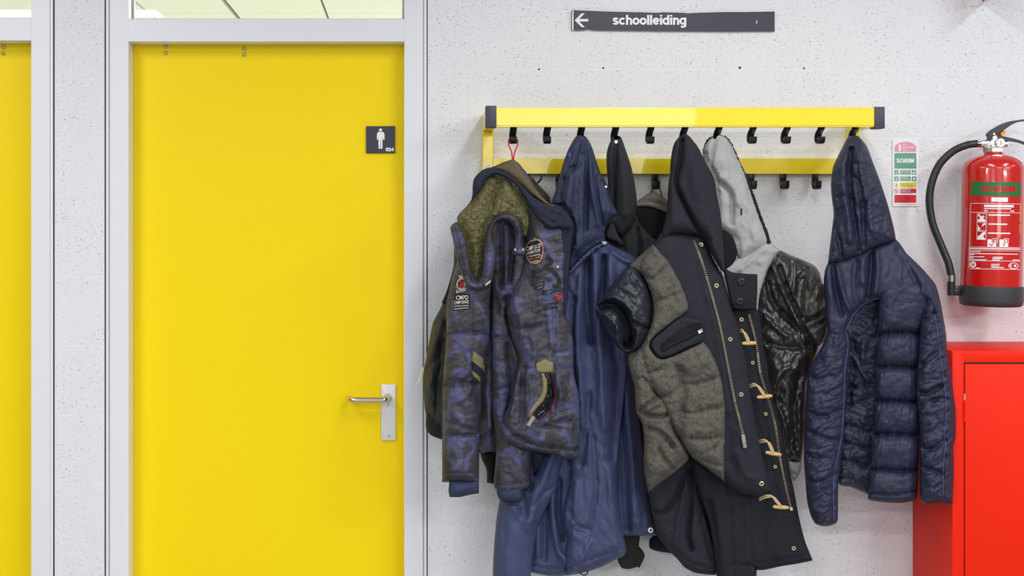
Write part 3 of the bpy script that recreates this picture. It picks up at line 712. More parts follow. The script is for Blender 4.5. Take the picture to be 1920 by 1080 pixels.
# ================================================================== EXTINGUISHER
def extinguisher():
    dA = 0.108; R = 54*PXM*(D-dA)/D; cx = P(1858, 0, dA).x
    def z(py): return P(0, py, dA-0.0).z
    zf = lambda py: P(0, py, dA+R).z
    r = thing('fire_extinguisher', 'red foam fire extinguisher with green band hung on the wall', 'fire extinguisher', (cx, -dA, z(579)))
    c = (cx, -dA, 0)
    zb_, zt_ = zf(541), z(318)
    sh = [(R, zb_-0.01), (R, zt_), (R*0.985, zt_+0.008), (R*0.93, zt_+0.018), (R*0.80, zt_+0.028), (R*0.62, zt_+0.0355), (R*0.42, zt_+0.040), (0.0235, zt_+0.043), (0.022, zt_+0.050), (0.0225, z(285)+0.004)]
    MB().lathe(sh, c, 'Z', 72).make('cylinder', M['red'], r, True, 50)
    MB().lathe([(R-0.006, zf(577)), (R+0.0005, zf(574)), (R+0.0022, zf(566)), (R+0.0022, zf(543)), (R+0.001, zf(538.5)), (R-0.001, zf(538))], c, 'Z', 72).make('base_cup', M['base'], r, True, 50)
    # nut (hexagonal) and valve body
    MB().lathe([(0.027, z(286.5)), (0.0285, z(285)), (0.0285, z(278)), (0.026, z(276))], c, 'Z', 6).make('hex_nut', M['chrome'], r)
    v = MB(); v.lathe([(0.0125, z(278)), (0.0125, z(258)), (0.011, z(255))], c, 'Z', 20)
    v.lathe([(0.0085, -0.036), (0.0085, 0.036)], (cx-0.0, -dA, z(269.5)), 'X', 20)
    v.lathe([(0.0105, -0.046), (0.0105, -0.018)], (cx, -dA, z(269.5)), 'X', 8)
    val = v.make('valve_body', M['chrome'], r, True, 40)
    g = MB().lathe([(0.0125, 0), (0.0125, 0.014), (0.0115, 0.017)], (cx+0.008, -dA-0.009, z(268.5)), 'Y', 28).make('pressure_gauge', M['chrome'], r, True, 40)
    MB().lathe([(0.0095, 0.0168), (0.0095, 0.0178)], (cx+0.008, -dA-0.009, z(268.5)), 'Y', 28).make('gauge_dial', M['signw'], g)
    MB().box(cx+0.0072, cx+0.0086, -dA-0.0276, -dA-0.0268, z(268.5)-0.006, z(268.5)+0.005).make('gauge_needle', M['redp'], g)
    # levers as bent flat bars
    def Q(px, py, off=0): return P(px, py, dA) + Vector((0, off, 0))
    lv = curve([Q(1847, 254.5), Q(1856, 249), Q(1872, 239), Q(1888, 230.5), Q(1905, 226), Q(1930, 224), Q(1962, 228)], 6)
    def bar(pts, hts, w, name):
        s = MB(); rg = []
        for i, p in enumerate(pts):
            t = (pts[min(i+1, len(pts)-1)]-pts[max(i-1, 0)]).normalized(); nrm = Vector((-t.z, 0, t.x))
            h = np.interp(i/(len(pts)-1), [q[0] for q in hts], [q[1] for q in hts])
            rg.append([s.bm.verts.new(p+nrm*a*h+Vector((0, b*w, 0))) for a, b in ((1, -.8), (1, .8), (.8, 1), (-.8, 1), (-1, .8), (-1, -.8), (-.8, -1), (.8, -1))])
        for i in range(len(rg)-1):
            for k in range(8): s.bm.faces.new((rg[i][k], rg[i][(k+1) % 8], rg[i+1][(k+1) % 8], rg[i+1][k]))
        s.bm.faces.new(rg[0][::-1]); s.bm.faces.new(rg[-1])
        return s.make(name, M['cap'] if name != 'x' else None, r, True, 40)
    up = bar(lv, [(0, .004), (.15, .0085), (.35, .008), (.6, .003), (1, .002)], 0.011, 'upper_lever')
    lv2 = curve([Q(1848, 259), Q(1860, 258.5), Q(1875, 260), Q(1890, 261.5), Q(1905, 264.5), Q(1920, 270), Q(1950, 284)], 6)
    lo = bar(lv2, [(0, .005), (.3, .0065), (.5, .004), (.7, .0025), (1, .002)], 0.010, 'carrying_handle')
    for (x, y, pr) in ((1854.5, 252, up), (1853.5, 259, lo)):
        p = Q(x, y); MB().lathe([(0.0035, 0), (0.003, 0.003), (0.0001, 0.0032)], (p.x, -dA-0.011, p.z), 'Y', 14).make('rivet', M['chrome'], pr, True)
    p = Q(1870.5, 251)
    pin = MB(); pin.lathe([(0.0048, -0.016), (0.0048, 0.016)], (p.x, p.y, p.z), 'Y', 14)
    q = Q(1874, 247.5); pin.lathe([(0.0038, -0.016), (0.0038, 0.016)], (q.x, q.y, q.z), 'Y', 14); pin.make('safety_pin', M['orange'], r, True)
    # hose
    hp = curve([P(1836, 269.5, dA), P(1824, 270, dA), P(1806, 273.5, dA), P(1782, 285, 0.095), P(1758, 309, .085), P(1744, 342, .08), P(1739.5, 378, .078), P(1746, 420, .08), P(1763, 462, .085), P(1777, 495, .092), P(1782.5, 520, .095)], 10)
    MB().tube(hp, 0.0102, 18).make('hose', M['hose'], r, True, 60)
    MB().tube([P(1848, 269.5, dA), P(1832, 269.8, dA)], 0.0112, 20).make('hose_ferrule', M['chrome'], r, True)
    MB().tube([P(1782.3, 517, .095), P(1782.5, 529, .095)], 0.0112, 20).make('hose_clamp', M['steel'], r, True)
    nz_ = MB(); nz_.tube([P(1782.5, 528, .095), P(1782.8, 555, .095)], 0.0102, 18)
    e1 = P(1790, 547.5, .095); e2 = P(1804, 547.5, .095); nz_.box(e1.x-0.006, e2.x+0.006, -0.103, -0.085, e1.z-0.011, e1.z+0.009, 0.003)
    nz_.make('nozzle', M['hose'], r, True, 50)
    # wall bracket
    MB().box(Xp(1797.5, .03), Xp(1797.5, .03)+0.05, -0.036, -0.0, z(540), z(330), 0.002).make('wall_bracket', M['alup'], r)
    # prints on the curved front
    def H(px, py):
        px = np.atleast_1d(np.asarray(px, float)); k = (px-CX)*PXM/D
        A = k*k+1; B = 2*(k*(XC-cx)-(D-dA)); C_ = (XC-cx)**2+(D-dA)**2-(R+0.0)**2
        q = np.maximum(B*B-4*A*C_, 0); t = (-B-np.sqrt(q))/(2*A); return D-t
    sx = lambda x: x+1.0
    patch('green_band', [rect(1817.5, 341.5, 1911, 367.5)], H, 0.0005, M['green2'], r, 3, 0.0006)
    grotesque('SCHUIM', 1835, 348.5, 1901.5, 360.5, H, 0.0008, M['red'], r, 'letter')
    patch('white_sticker', [rect(1855.5, 370.5, 1886.5, 378.5)], H, 0.0006, M['signw'], r, 3, 0.0006)
    lettering('sticker_lettering', [('84 25', 1864, 372.5, 1878, 376.5, 0.0)], H, 0.001, M['alup'], r)
    ln = []
    def hl(x0, x1, y, t=0.8): ln.append(rect(x0, y-t/2, x1, y+t/2))
    def vl(x, y0, y1, t=0.8): ln.append(rect(x-t/2, y0, x+t/2, y1))
    hl(1817, 1911, 382); hl(1816, 1911, 398.8); hl(1815.5, 1911, 463.8); hl(1815.5, 1911, 489.5, .9); hl(1817, 1911, 504.8, 1)
    vl(1816.8, 382, 399); vl(1816.2, 399, 464); vl(1815.7, 464, 504)
    hl(1842, 1898, 386.5, 4.4); hl(1842, 1893, 391.5, 1.8); hl(1842, 1849, 395.7, 1.8); hl(1891, 1899, 395.7, 1.8)
    for y, x1 in ((403.5, 1891), (420.5, 1886), (437.5, 1892)): hl(1850.5, x1, y, 2.4)
    hl(1816, 1911, 466.8, 2.2); hl(1816, 1911, 470.3, .7)
    for x0, x1, y in ((1816, 1837, 472.7), (1816, 1907, 476.3), (1816, 1825, 478.2), (1816, 1844, 482), (1816, 1824, 484.3), (1816, 1848, 487.5), (1860, 1879, 482.5), (1859, 1878, 485), (1859, 1873, 487.8), (1897, 1910, 487.3), (1857, 1873, 496), (1857, 1872, 499), (1857, 1881, 501.8), (1828, 1836, 503)):
        hl(x0, x1, y, 1.5)
    patch('printed_text_lines', ln, H, 0.0006, M['signw'], r, 6, 0.0005)
    pic = []
    for y in (400.5, 417.3, 434.1):
        pic += [rect(1829, y, 1847, y+.7), rect(1829, y+15.3, 1847, y+16), rect(1829, y, 1829.7, y+16), rect(1846.3, y, 1847, y+16)]
    pic += [[(1830, 415.5), (1831, 412), (1836, 410.5), (1832, 406), (1830.5, 403), (1833, 402), (1837, 407), (1841, 404), (1842, 407.5), (1845.5, 407), (1840, 410), (1846, 413.5), (1845.5, 415.8)],
            [(1830.5, 431.5), (1831, 422), (1833.5, 427), (1836, 429), (1835, 432.5)], [(1837.5, 427), (1840, 420), (1845.5, 418.5), (1845.8, 421.5), (1841, 423.5)],
            [(1830.5, 449.5), (1830.5, 444), (1835, 441.5), (1840, 436), (1845.5, 435.8), (1845, 440), (1841, 443), (1845.8, 449.5)]]
    for x in (1849.5, 1872): pic += [[(x, 449.2), (x+8, 449.2), (x+8, 456), (x+16.5, 456), (x+16.5, 462.8), (x, 462.8)], ]
    for x in (1859, 1880): pic += [rect(x, 447, x+9.5, 447.8), rect(x, 447, x+.8, 455.5), rect(x+8.7, 447, x+9.5, 455.5), rect(x, 454.7, x+9.5, 455.5)]
    pic += [ring(1823, 497, 6, 6, 20)]
    ov = ring(1899, 498, 9.5, 6, 24); oi = ring(1899, 498, 8.2, 4.9, 24)
    pic += [[ov[i], ov[(i+1) % 24], oi[(i+1) % 24], oi[i]] for i in range(24)]+[ring(1902, 498, 2.5, 2.5, 12), [(1891.5, 498), (1896, 494.5), (1896.5, 495.5), (1893.5, 498), (1896.5, 500.5), (1896, 501.5)]]
    for grp in (pic[0:4]+pic[12:13], pic[4:8]+pic[13:15], pic[8:12]+pic[15:16], pic[16:17], pic[17:18], pic[26:27], pic[27:]):
        patch('printed_pictogram', grp, H, 0.0007, M['signw'], r, 4, 0.0005)
    for grp in (pic[18:22], pic[22:26]): patch('class_frame', grp, H, 0.0007, M['signw'], r, 4, 0.0005)
    for it in (('A', 1861.5, 448.8, 1866.5, 453.8, 0.04), ('B', 1882.5, 448.8, 1887, 453.8, 0.04)): lettering('class_lettering', [it], H, 0.001, M['signw'], r)
    for it in (('H', 1820.5, 493.5, 1825.5, 500.5, 0.03), ('V', 1852, 457, 1862, 461.5, 0.03), ('Y', 1877, 456.5, 1884, 461.5, 0.03)): lettering('red_mark', [it], H, 0.0012, M['redp'], r)
    patch('yellow_edge_label', [rect(1909.6, 383, 1911.4, 416), rect(1909.4, 420, 1911.2, 438)], H, 0.0005, M['orange'], r, 3, 0.0004)
    # slight lean of the cylinder
    r.rotation_euler = (0, math.radians(0.9), 0)
extinguisher()

# ================================================================== RED CABINET
def cabinet():
    d1 = 0.262; x0 = P(1785.5, 0, d1).x; x1 = x0+0.72
    z1 = P(0, 658, d1).z; z0 = 0.42
    r = thing('hose_cabinet', 'orange-red steel wall cabinet cut off at the lower right corner', 'cabinet', (x0+0.36, -0.13, z0))
    s = MB(); t = 0.0305
    s.box(x0, x1, -d1+0.008, -0.001, z0, z1, 0.002)
    s.box(x0, x0+t, -d1, -d1+0.012, z0, z1, 0.0015); s.box(x1-t, x1, -d1, -d1+0.012, z0, z1, 0.0015)
    s.box(x0+t-0.002, x1-t+0.002, -d1+0.0003, -d1+0.012, z1-t, z1, 0.0015); s.box(x0+t-0.002, x1-t+0.002, -d1+0.0003, -d1+0.012, z0, z0+t, 0.0015)
    s.make('cabinet_body', M['cab'], r, True, 30)
    MB().box(x0+t+0.003, x1-t-0.003, -d1-0.0005, -d1+0.011, z0+t+0.003, z1-t-0.004, 0.0015).make('cabinet_door', M['cab'], r, True, 30)
    MB().box(x0+t-0.0005, x1-t+0.0005, -d1+0.004, -d1+0.0085, z0+t, z1-t).make('door_gap', M['black'], r)
    hx = x0+t+0.001
    z_ = lambda y: P(0, y, d1).z
    h = MB(); h.tube([(hx, -d1-0.001, z_(792)), (hx, -d1-0.001, z_(750))], 0.0034, 12); h.make('hinge', M['cab'], r, True)
    MB().tube([(hx, -d1-0.001, z_(750)), (hx, -d1-0.001, z_(738))], 0.0026, 12).make('hinge_pin', M['brass'], r, True)
cabinet()
# ================================================================== COATS
def dot(H, x, y, e=0.0): return P(x, y, float(H(x, y)[0])+e)
def button(name, H, x, y, r, mat, parent, h=0.003, hole=None):
    rr = r*PXM*0.93
    b = MB().lathe([(rr, -0.002), (rr, h*0.6), (rr*0.85, h), (rr*0.55, h), (rr*0.5, h*0.6), (0.0001, h*0.6)], dot(H, x, y, 0.0005), 'Y', 20).make(name, mat, parent, True, 50)
    if hole:
        MB().lathe([(rr*0.42, h*0.55), (rr*0.42, h*0.75)], dot(H, x, y, 0.0005), 'Y', 14).make('eyelet', hole, b, True, 50)
    return b
def zipper(name, H, pts, mat, parent, w=2.2, pitch=3.4, e=0.001):
    c = curve2(pts, 24); tot = 0; s = MB(); last = c[0]; acc = 0
    for p in c[1:]:
        seg = math.hypot(p[0]-last[0], p[1]-last[1]); acc += seg
        if acc >= pitch:
            acc = 0
            tx, ty = (p[0]-last[0])/seg, (p[1]-last[1])/seg
            a = dot(H, p[0]-ty*w, p[1]+tx*w, e); b = dot(H, p[0]+ty*w, p[1]-tx*w, e)
            s.tube([a, b], 0.0009, 5)
        last = p
    return s.make(name, mat, parent)
def cordline(name, H, pts, r, mat, parent, e=0.0, n=8, seg=6):
    if len(pts) > 2: pts = curve2(pts, seg)
    return MB().tube([dot(H, x, y, e) for x, y in pts], r, n).make(name, mat, parent, True, 60)

# ---------------------------------------------------------------- B  black bomber (behind, far left)
B = thing('bomber_jacket', 'black bomber jacket with ribbed hem mostly hidden behind the camouflage jacket', 'jacket', P(988, 340, .05), 'coats hanging on the rack')
b_o, HB = cloth('jacket_body', B, M['bomber'], [(994, 331), (1008, 345), (1030, 369), (1034, 400), (1030, 700), (1000, 840), (925, 850), (840, 815), (800, 778), (796, 760), (793, 708), (799, 671), (812, 605), (828, 573), (850, 500), (853, 455), (880, 400), (950, 345)],
      d=[(330, .06), (450, .10), (850, .13)], thick=.035, r=45, nz=[(.010, 30, 70, 15), (.004, 12, 30, -20)], folds=[('g', [(826, 600), (812, 660), (806, 720)], 7, .010), ('g', [(832, 640), (822, 720), (818, 770)], 5, -.008), ('s', [(796, 774), (840, 790)], 3, -.006)])
cloth('ribbed_hem', B, M['rib'], [(799, 774), (830, 782), (905, 800), (928, 836), (905, 850), (870, 838), (828, 824), (808, 816), (799, 804)], d=.12, thick=.02, r=14, nz=[(.003, 5, 80, 10)])
cloth('cuff', B, M['rib'], [(900, 845), (930, 845), (928, 908), (913, 905), (912, 880), (904, 862)], d=.12, thick=.02, r=12, nz=[(.002, 4, 60, 0)])
cloth('navy_strap', B, M['navyband'], [(857, 484), (862, 495), (846, 545), (840, 573), (828, 568), (838, 545), (848, 520)], d=.145, thick=.004, r=6)
cloth('white_piping', B, M['thread'], [(858, 488), (861, 489), (852, 537), (849, 536)], d=.152, thick=.003, r=3, step=2)
MB().tube(curve([P(1008, 343, .07), P(1013, 338, .085), P(1016, 331, .09), P(1015, 329, .08)]), .0022, 8).make('hanger_loop', M['dark'], B, True)
c = P(787, 705, .12)
patch('care_label', [[(795, 688), (790, 690), (786, 705), (778, 728), (788, 712), (795, 705)]], flatH(.10), 0, M['thread'], B, 5, .001)

# ---------------------------------------------------------------- E  brown-grey hooded coat (deep behind)
E = thing('hooded_coat', 'brown-grey hooded coat with black lining, deep behind the duffle coat', 'coat', P(1229, 345, .05), 'coats hanging on the rack')
cloth('hood', E, M['greyb'], [(1222, 359), (1230, 361), (1246, 371), (1262, 392), (1268, 480), (1230, 510), (1196, 480), (1190, 400), (1193, 380), (1206, 369)], d=.055, thick=.022, r=20, folds=[('g', [(1222, 362), (1226, 378)], 4, .004), ('s', [(1192, 379), (1222, 378), (1262, 390)], 3, -.006)])
cloth('hood_band', E, M['greyb'], [(1192, 381), (1206, 378), (1225, 379), (1244, 386), (1256, 393), (1256, 402), (1240, 396), (1222, 390), (1205, 388), (1191, 389)], d=.083, thick=.012, r=6, step=2.4)
cloth('hood_lining', E, M['dark'], [(1191, 388), (1206, 387), (1224, 389), (1242, 396), (1258, 402), (1260, 440), (1240, 452), (1222, 447), (1204, 430), (1192, 405)], d=.083, thick=.006, r=8)
MB().tube(curve([P(1222, 361, .08), P(1224, 352, .082), P(1229, 343, .085), P(1236, 352, .082), P(1241, 368, .08)]), .0016, 8).make('hanger_loop', M['dark'], E, True)

# ---------------------------------------------------------------- D  black softshell
Dd = thing('softshell_jacket', 'plain black softshell jacket hanging between the blue parka and the duffle coat', 'jacket', P(1156, 262, .18), 'coats hanging on the rack')
d_o, HD = cloth('jacket_body', Dd, M['soft'], [(1130, 436), (1160, 425), (1195, 405), (1200, 419), (1224, 445), (1232, 450), (1240, 500), (1236, 700), (1222, 960), (1180, 980), (1150, 960), (1130, 700), (1122, 500)],
      d=[(400, .11), (600, .10), (980, .08)], thick=.03, r=30, folds=[('g', [(1160, 440), (1170, 480), (1176, 540)], 6, -.008), ('g', [(1196, 425), (1200, 455), (1200, 490)], 3, -.010), ('g', [(1206, 430), (1212, 470)], 5, .007)], nz=[(.004, 20, 50, 10)])
d2, HD2 = cloth('hood', Dd, M['soft'], [(1157, 254.5), (1164, 257), (1174, 283), (1184, 314), (1190, 343), (1194, 376), (1193, 404), (1186, 424), (1176, 436), (1166, 446), (1156, 440), (1148, 430), (1134, 440), (1130, 420), (1137, 380), (1140, 345), (1138, 322), (1137, 292), (1141, 273), (1149, 259)],
      d=[(254, .195), (300, .185), (450, .13)], thick=.035, r=22, folds=[('g', [(1157, 262), (1153, 300), (1150, 350), (1150, 400)], 5, -.014), ('g', [(1146, 270), (1144, 330), (1146, 390)], 5, .006), ('g', [(1166, 270), (1170, 330), (1172, 400)], 9, .008), ('g', [(1163, 275), (1178, 320), (1186, 380)], 3, -.004)])
cloth('collar', Dd, M['soft'], [(1138, 428), (1149, 414), (1153, 424), (1158, 438), (1165, 450), (1171, 461), (1165, 464), (1150, 462), (1136, 452)], d=.17, thick=.006, r=5, step=2.4)
patch('collar_seam', [[(1170, 424), (1193, 404), (1196, 408), (1174, 430)]], lambda x, y: HD(x, y), .001, M['soft'], Dd)
cordline('drawcord', HD, [(1199, 424), (1197, 440), (1200, 460), (1197, 478)], .0024, M['dark'], Dd, .004)
MB().lathe([(.0045, 0), (.0045, .002), (.0022, .0022)], dot(HD2, 1155, 266, .0035), 'Y', 16).make('cord_end_badge', M['signw'], Dd, True)
cloth('cuff', Dd, M['rib'], [(1160, 960), (1202, 960), (1200, 1006), (1198, 1024), (1204, 1031), (1209, 1042), (1205, 1053), (1199, 1065), (1196, 1063), (1180, 1067), (1166, 1065), (1159, 1053), (1150, 1030)], d=.10, thick=.022, r=18, folds=[('g', [(1206, 1036), (1192, 1050), (1186, 1064)], 4, -.008)], nz=[(.003, 10, 16, 20)])

# ---------------------------------------------------------------- G  grey hood, black coated sleeves
G = thing('leather_sleeve_jacket', 'grey hooded jacket with shiny black sleeve between duffle coat and navy jacket', 'jacket', P(1346, 262, .18), 'coats hanging on the rack')
_, HG = cloth('sleeve', G, M['leather'], [(1440, 470), (1462, 469), (1482, 478), (1507, 488), (1527, 498), (1535, 509), (1541, 530), (1544, 570), (1540, 620), (1534, 655), (1522, 690), (1512, 719), (1510, 801), (1505, 849), (1502, 867), (1477, 866), (1462, 820), (1445, 740), (1432, 660), (1420, 600), (1422, 540)],
      d=[(460, .17), (600, .19), (870, .17)], thick=.045, r=34, folds=[('g', [(1450, 500), (1468, 545), (1490, 590), (1510, 640)], 5, .016), ('g', [(1462, 500), (1480, 550), (1500, 595)], 4, -.014), ('g', [(1440, 530), (1452, 570), (1500, 620), (1516, 650)], 5, -.016), ('g', [(1488, 485), (1490, 520), (1485, 560)], 3, .006),
             ('g', [(1424, 585), (1450, 610), (1475, 630)], 5, .010), ('g', [(1436, 640), (1462, 650), (1500, 652)], 5, -.010), ('g', [(1450, 730), (1462, 700), (1480, 690)], 6, .010), ('g', [(1455, 760), (1470, 790), (1475, 840)], 5, .010), ('g', [(1500, 700), (1490, 760), (1492, 840)], 6, -.012)],
      nz=[(.008, 36, 56, 30), (-.006, 34, 60, 25, 1), (-.003, 16, 40, -20, 1)], step=2.3)
cloth('sleeve_lump', G, M['nylon'], [(1515, 504), (1526, 499), (1535, 508), (1541, 526), (1543, 533), (1550, 536), (1552, 548), (1547, 568), (1550, 585), (1553, 598), (1552, 622), (1545, 640), (1535, 650), (1520, 640), (1508, 618), (1500, 602), (1497, 583), (1498, 558), (1506, 522)],
      d=.205, thick=.045, r=24, folds=[('g', [(1500, 603), (1520, 598), (1540, 588), (1548, 570)], 4, -.018), ('g', [(1520, 520), (1512, 560), (1514, 590)], 8, .008), ('g', [(1530, 610), (1545, 604)], 4, -.012), ('g', [(1512, 610), (1525, 630), (1538, 640)], 4, .008)], nz=[(.007, 14, 30, 25), (.004, 8, 16, -10)], step=2.6)
cloth('sleeve_tab', G, M['nylon'], [(1541, 531), (1550, 535), (1553, 548), (1548, 560), (1542, 552)], d=.225, thick=.012, r=5, step=2.4)
cloth('cuff_lining', G, M['hgrey'], [(1477, 862), (1502, 865), (1502, 880), (1496, 893), (1488, 903), (1484, 893), (1478, 884)], d=.175, thick=.018, r=10, step=2.6, folds=[('g', [(1480, 884), (1496, 893)], 3, -.008)])
_, HG3 = cloth('yoke', G, M['hgrey'], [(1340, 500), (1372, 488), (1400, 476), (1430, 455), (1446, 457), (1463, 470), (1448, 491), (1435, 521), (1426, 553), (1420, 590), (1380, 590), (1340, 560)],
      d=.205, thick=.022, r=18, folds=[('g', [(1386, 508), (1410, 486), (1436, 466)], 4, .004), ('g', [(1420, 500), (1412, 560)], 8, -.004)], nz=[(.003, 22, 22, 0)])
_, HG2 = cloth('hood', G, M['hgrey'], [(1318, 290), (1319, 279), (1327, 264), (1338, 255.5), (1351, 252), (1362, 258), (1373, 273), (1384, 298), (1396, 324), (1407, 356), (1416, 382), (1427, 413), (1441, 449), (1436, 462), (1412, 476), (1388, 492), (1378, 470), (1371, 444), (1356, 436), (1330, 420), (1322, 340)],
      d=[(252, .195), (330, .20), (480, .20)], thick=.035, r=24, folds=[('g', [(1341, 262), (1337, 285), (1331, 320)], 3, -.012), ('g', [(1333, 335), (1352, 345), (1366, 358), (1372, 372), (1372, 420)], 4, -.014), ('g', [(1340, 325), (1358, 335), (1378, 352), (1386, 380)], 7, .006),
        ('l', [(1356, 432), (1372, 424), (1390, 411), (1391, 390)], 7, .006), ('s', [(1390, 425), (1377, 440), (1384, 454), (1389, 478)], 2.5, -.004), ('g', [(1355, 300), (1362, 330)], 9, .006), ('g', [(1395, 350), (1405, 400), (1415, 450)], 4, .004)], nz=[(.003, 14, 24, 10)])
cloth('collar_opening', G, M['dark'], [(1352, 436), (1360, 433), (1372, 446), (1379, 460), (1382, 473), (1380, 484), (1371, 499), (1362, 508), (1350, 500)], d=.222, thick=.006, r=8, step=2.6)
cloth('hood_fleece_edge', G, M['fur'], [(1357, 254), (1362, 256), (1372, 268), (1376, 276), (1387, 302), (1399, 327), (1411, 357), (1421, 384), (1431, 412), (1446, 454), (1444, 458), (1437, 464), (1434, 452), (1424, 414), (1413, 384), (1404, 356), (1393, 326), (1382, 300), (1371, 274), (1361, 260)], d=[(250, .19), (460, .20)], thick=.018, r=6, step=2.2, rough_edge=.9, nz=[(.004, 4, 4, 0)])
cloth('hood_fleece_back', G, M['fur'], [(1317, 291), (1318, 279), (1325, 263), (1335, 255.5), (1337, 256), (1337, 262), (1330, 270), (1322, 284)], d=.192, thick=.01, r=5, step=2.2, rough_edge=.9)
button('collar_snap', HG3, 1388, 507.5, 2.6, M['steel'], G, hole=M['black'])
MB().tube([dot(HG2, 1390.5, 391, .001), dot(HG2, 1390, 403, .001)], .0022, 6).make('eyelet_slot', M['black'], G)

# ---------------------------------------------------------------- C  blue parka
Cc = thing('parka', 'long plain navy blue hooded parka beside the camouflage jacket', 'coat', P(1091, 262, .18), 'coats hanging on the rack')
cloth('rear_panel', Cc, M['parka'], [(1120, 600), (1180, 640), (1190, 720), (1206, 850), (1213, 929), (1222, 973), (1234, 1004), (1200, 1005), (1150, 1005), (1120, 900)], d=.150, thick=.03, r=26,
      folds=[('g', [(1172, 700), (1184, 860), (1192, 980)], 10, .012), ('g', [(1160, 720), (1170, 880), (1176, 990)], 8, -.012), ('s', [(1166, 990), (1200, 990), (1236, 989)], 2, -.004), ('s', [(1206, 920), (1208, 1004)], 2, -.003), ('g', [(1196, 970), (1186, 985)], 4, -.004)], nz=[(.004, 10, 40, -8)])
cloth('inner_panel', Cc, M['parka'], [(995, 840), (1060, 830), (1095, 880), (1100, 1000), (1082, 1074), (1064, 1079), (1030, 1080), (994, 1073), (990, 960)], d=.155, thick=.03, r=30,
      folds=[('g', [(1035, 900), (1036, 960), (1046, 1030), (1062, 1050)], 6, .016), ('g', [(1024, 920), (1022, 980), (1020, 1050)], 6, -.012), ('g', [(1048, 900), (1048, 960), (1054, 1010)], 5, -.014), ('s', [(994, 1060), (1030, 1066), (1062, 1065), (1082, 1060)], 2.5, -.005), ('g', [(1010, 960), (1006, 1040)], 5, .006)], nz=[(.004, 12, 50, 5)])
_, HC = cloth('parka_body', Cc, M['parka'], [(1040, 440), (1060, 425), (1110, 440), (1141, 456), (1166, 469), (1192, 484), (1200, 520), (1194, 600), (1180, 680), (1170, 760), (1160, 850), (1160, 930), (1166, 991), (1173, 1020), (1174, 1034), (1168, 1043), (1157, 1048), (1130, 1062), (1105, 1071), (1084, 1076), (1064, 1079), (1060, 1040), (1064, 1009), (1057, 985), (1057, 952), (1066, 917), (1070, 880), (1060, 830), (1040, 760), (1030, 600)],
      d=[(430, .165), (600, .185), (1080, .19)], thick=.05, r=40, step=3,
      folds=[('g', [(1101, 486), (1100, 540), (1103, 600), (1108, 640)], 6, -.024), ('g', [(1132, 482), (1131, 520), (1128, 556), (1124, 590)], 5, -.030), ('g', [(1116, 480), (1116, 540), (1122, 620), (1134, 800)], 9, .014), ('g', [(1146, 470), (1144, 520), (1150, 560)], 9, .010),
             ('g', [(1090, 520), (1082, 600), (1086, 700), (1096, 800)], 9, .012), ('g', [(1076, 560), (1070, 660), (1082, 760)], 5, -.012), ('g', [(1148, 600), (1158, 700), (1152, 800), (1146, 860)], 12, -.020), ('g', [(1104, 740), (1100, 800), (1090, 870)], 6, -.010),
             ('g', [(1140, 850), (1150, 950), (1156, 1020)], 9, .010), ('g', [(1112, 820), (1116, 900), (1110, 960), (1100, 1010)], 5, -.006), ('s', [(1122, 900), (1112, 960), (1105, 1010)], 2.2, -.004), ('g', [(1070, 960), (1080, 985), (1100, 992)], 5, -.008), ('g', [(1082, 996), (1096, 1000)], 4, -.008), ('g', [(1080, 905), (1078, 950), (1074, 980)], 6, .008),
             ('l', [(1066, 1008), (1090, 1014), (1106, 1014), (1112, 1000)], 6, .004), ('g', [(1076, 1066), (1090, 1046), (1108, 1016)], 4, .006), ('s', [(1064, 1064), (1085, 1058), (1105, 1050), (1140, 1038), (1172, 1026)], 2.2, -.005), ('g', [(1170, 478), (1158, 468), (1142, 464)], 5, -.012), ('g', [(1190, 494), (1168, 486), (1150, 472)], 5, .012)],
      nz=[(.005, 20, 100, 4), (-.003, 20, 70, -14, 1)])
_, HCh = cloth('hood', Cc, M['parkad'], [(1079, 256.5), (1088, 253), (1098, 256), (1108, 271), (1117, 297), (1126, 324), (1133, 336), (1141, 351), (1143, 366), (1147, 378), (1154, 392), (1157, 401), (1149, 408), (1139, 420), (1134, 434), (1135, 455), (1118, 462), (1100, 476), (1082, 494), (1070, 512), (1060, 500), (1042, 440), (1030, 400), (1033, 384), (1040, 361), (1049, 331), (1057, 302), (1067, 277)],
      d=[(253, .195), (300, .215), (500, .215)], thick=.045, r=30, step=2.8,
      folds=[('g', [(1098, 262), (1100, 300), (1100, 350), (1098, 430)], 4, -.014), ('g', [(1090, 262), (1080, 300), (1073, 320)], 4, -.012), ('g', [(1092, 290), (1084, 310), (1062, 320), (1056, 335)], 4, -.008), ('g', [(1060, 335), (1052, 360), (1050, 390)], 5, -.010), ('g', [(1066, 330), (1064, 400), (1076, 460)], 14, .016),
             ('g', [(1108, 300), (1112, 360), (1122, 420)], 7, .010), ('g', [(1104, 262), (1114, 320), (1122, 380), (1130, 425)], 3, -.012), ('g', [(1090, 330), (1090, 420), (1088, 480)], 6, .006), ('g', [(1080, 270), (1066, 310), (1050, 370)], 6, -.006), ('g', [(1136, 345), (1142, 385), (1136, 415)], 5, .008),
             ('s', [(1134, 446), (1116, 452), (1096, 466), (1078, 486)], 3, -.006)], nz=[(.004, 14, 60, 6), (.0025, 8, 24, -12)])
cloth('hood_piping', Cc, M['parka'], [(1141, 454), (1138, 460), (1120, 468), (1104, 480), (1088, 496), (1070, 516), (1062, 512), (1078, 494), (1096, 476), (1114, 462), (1132, 454)], d=.235, thick=.014, r=5, step=2.6, folds=[('s', [(1138, 457), (1118, 465), (1101, 477), (1083, 495)], 1.5, -.004)])
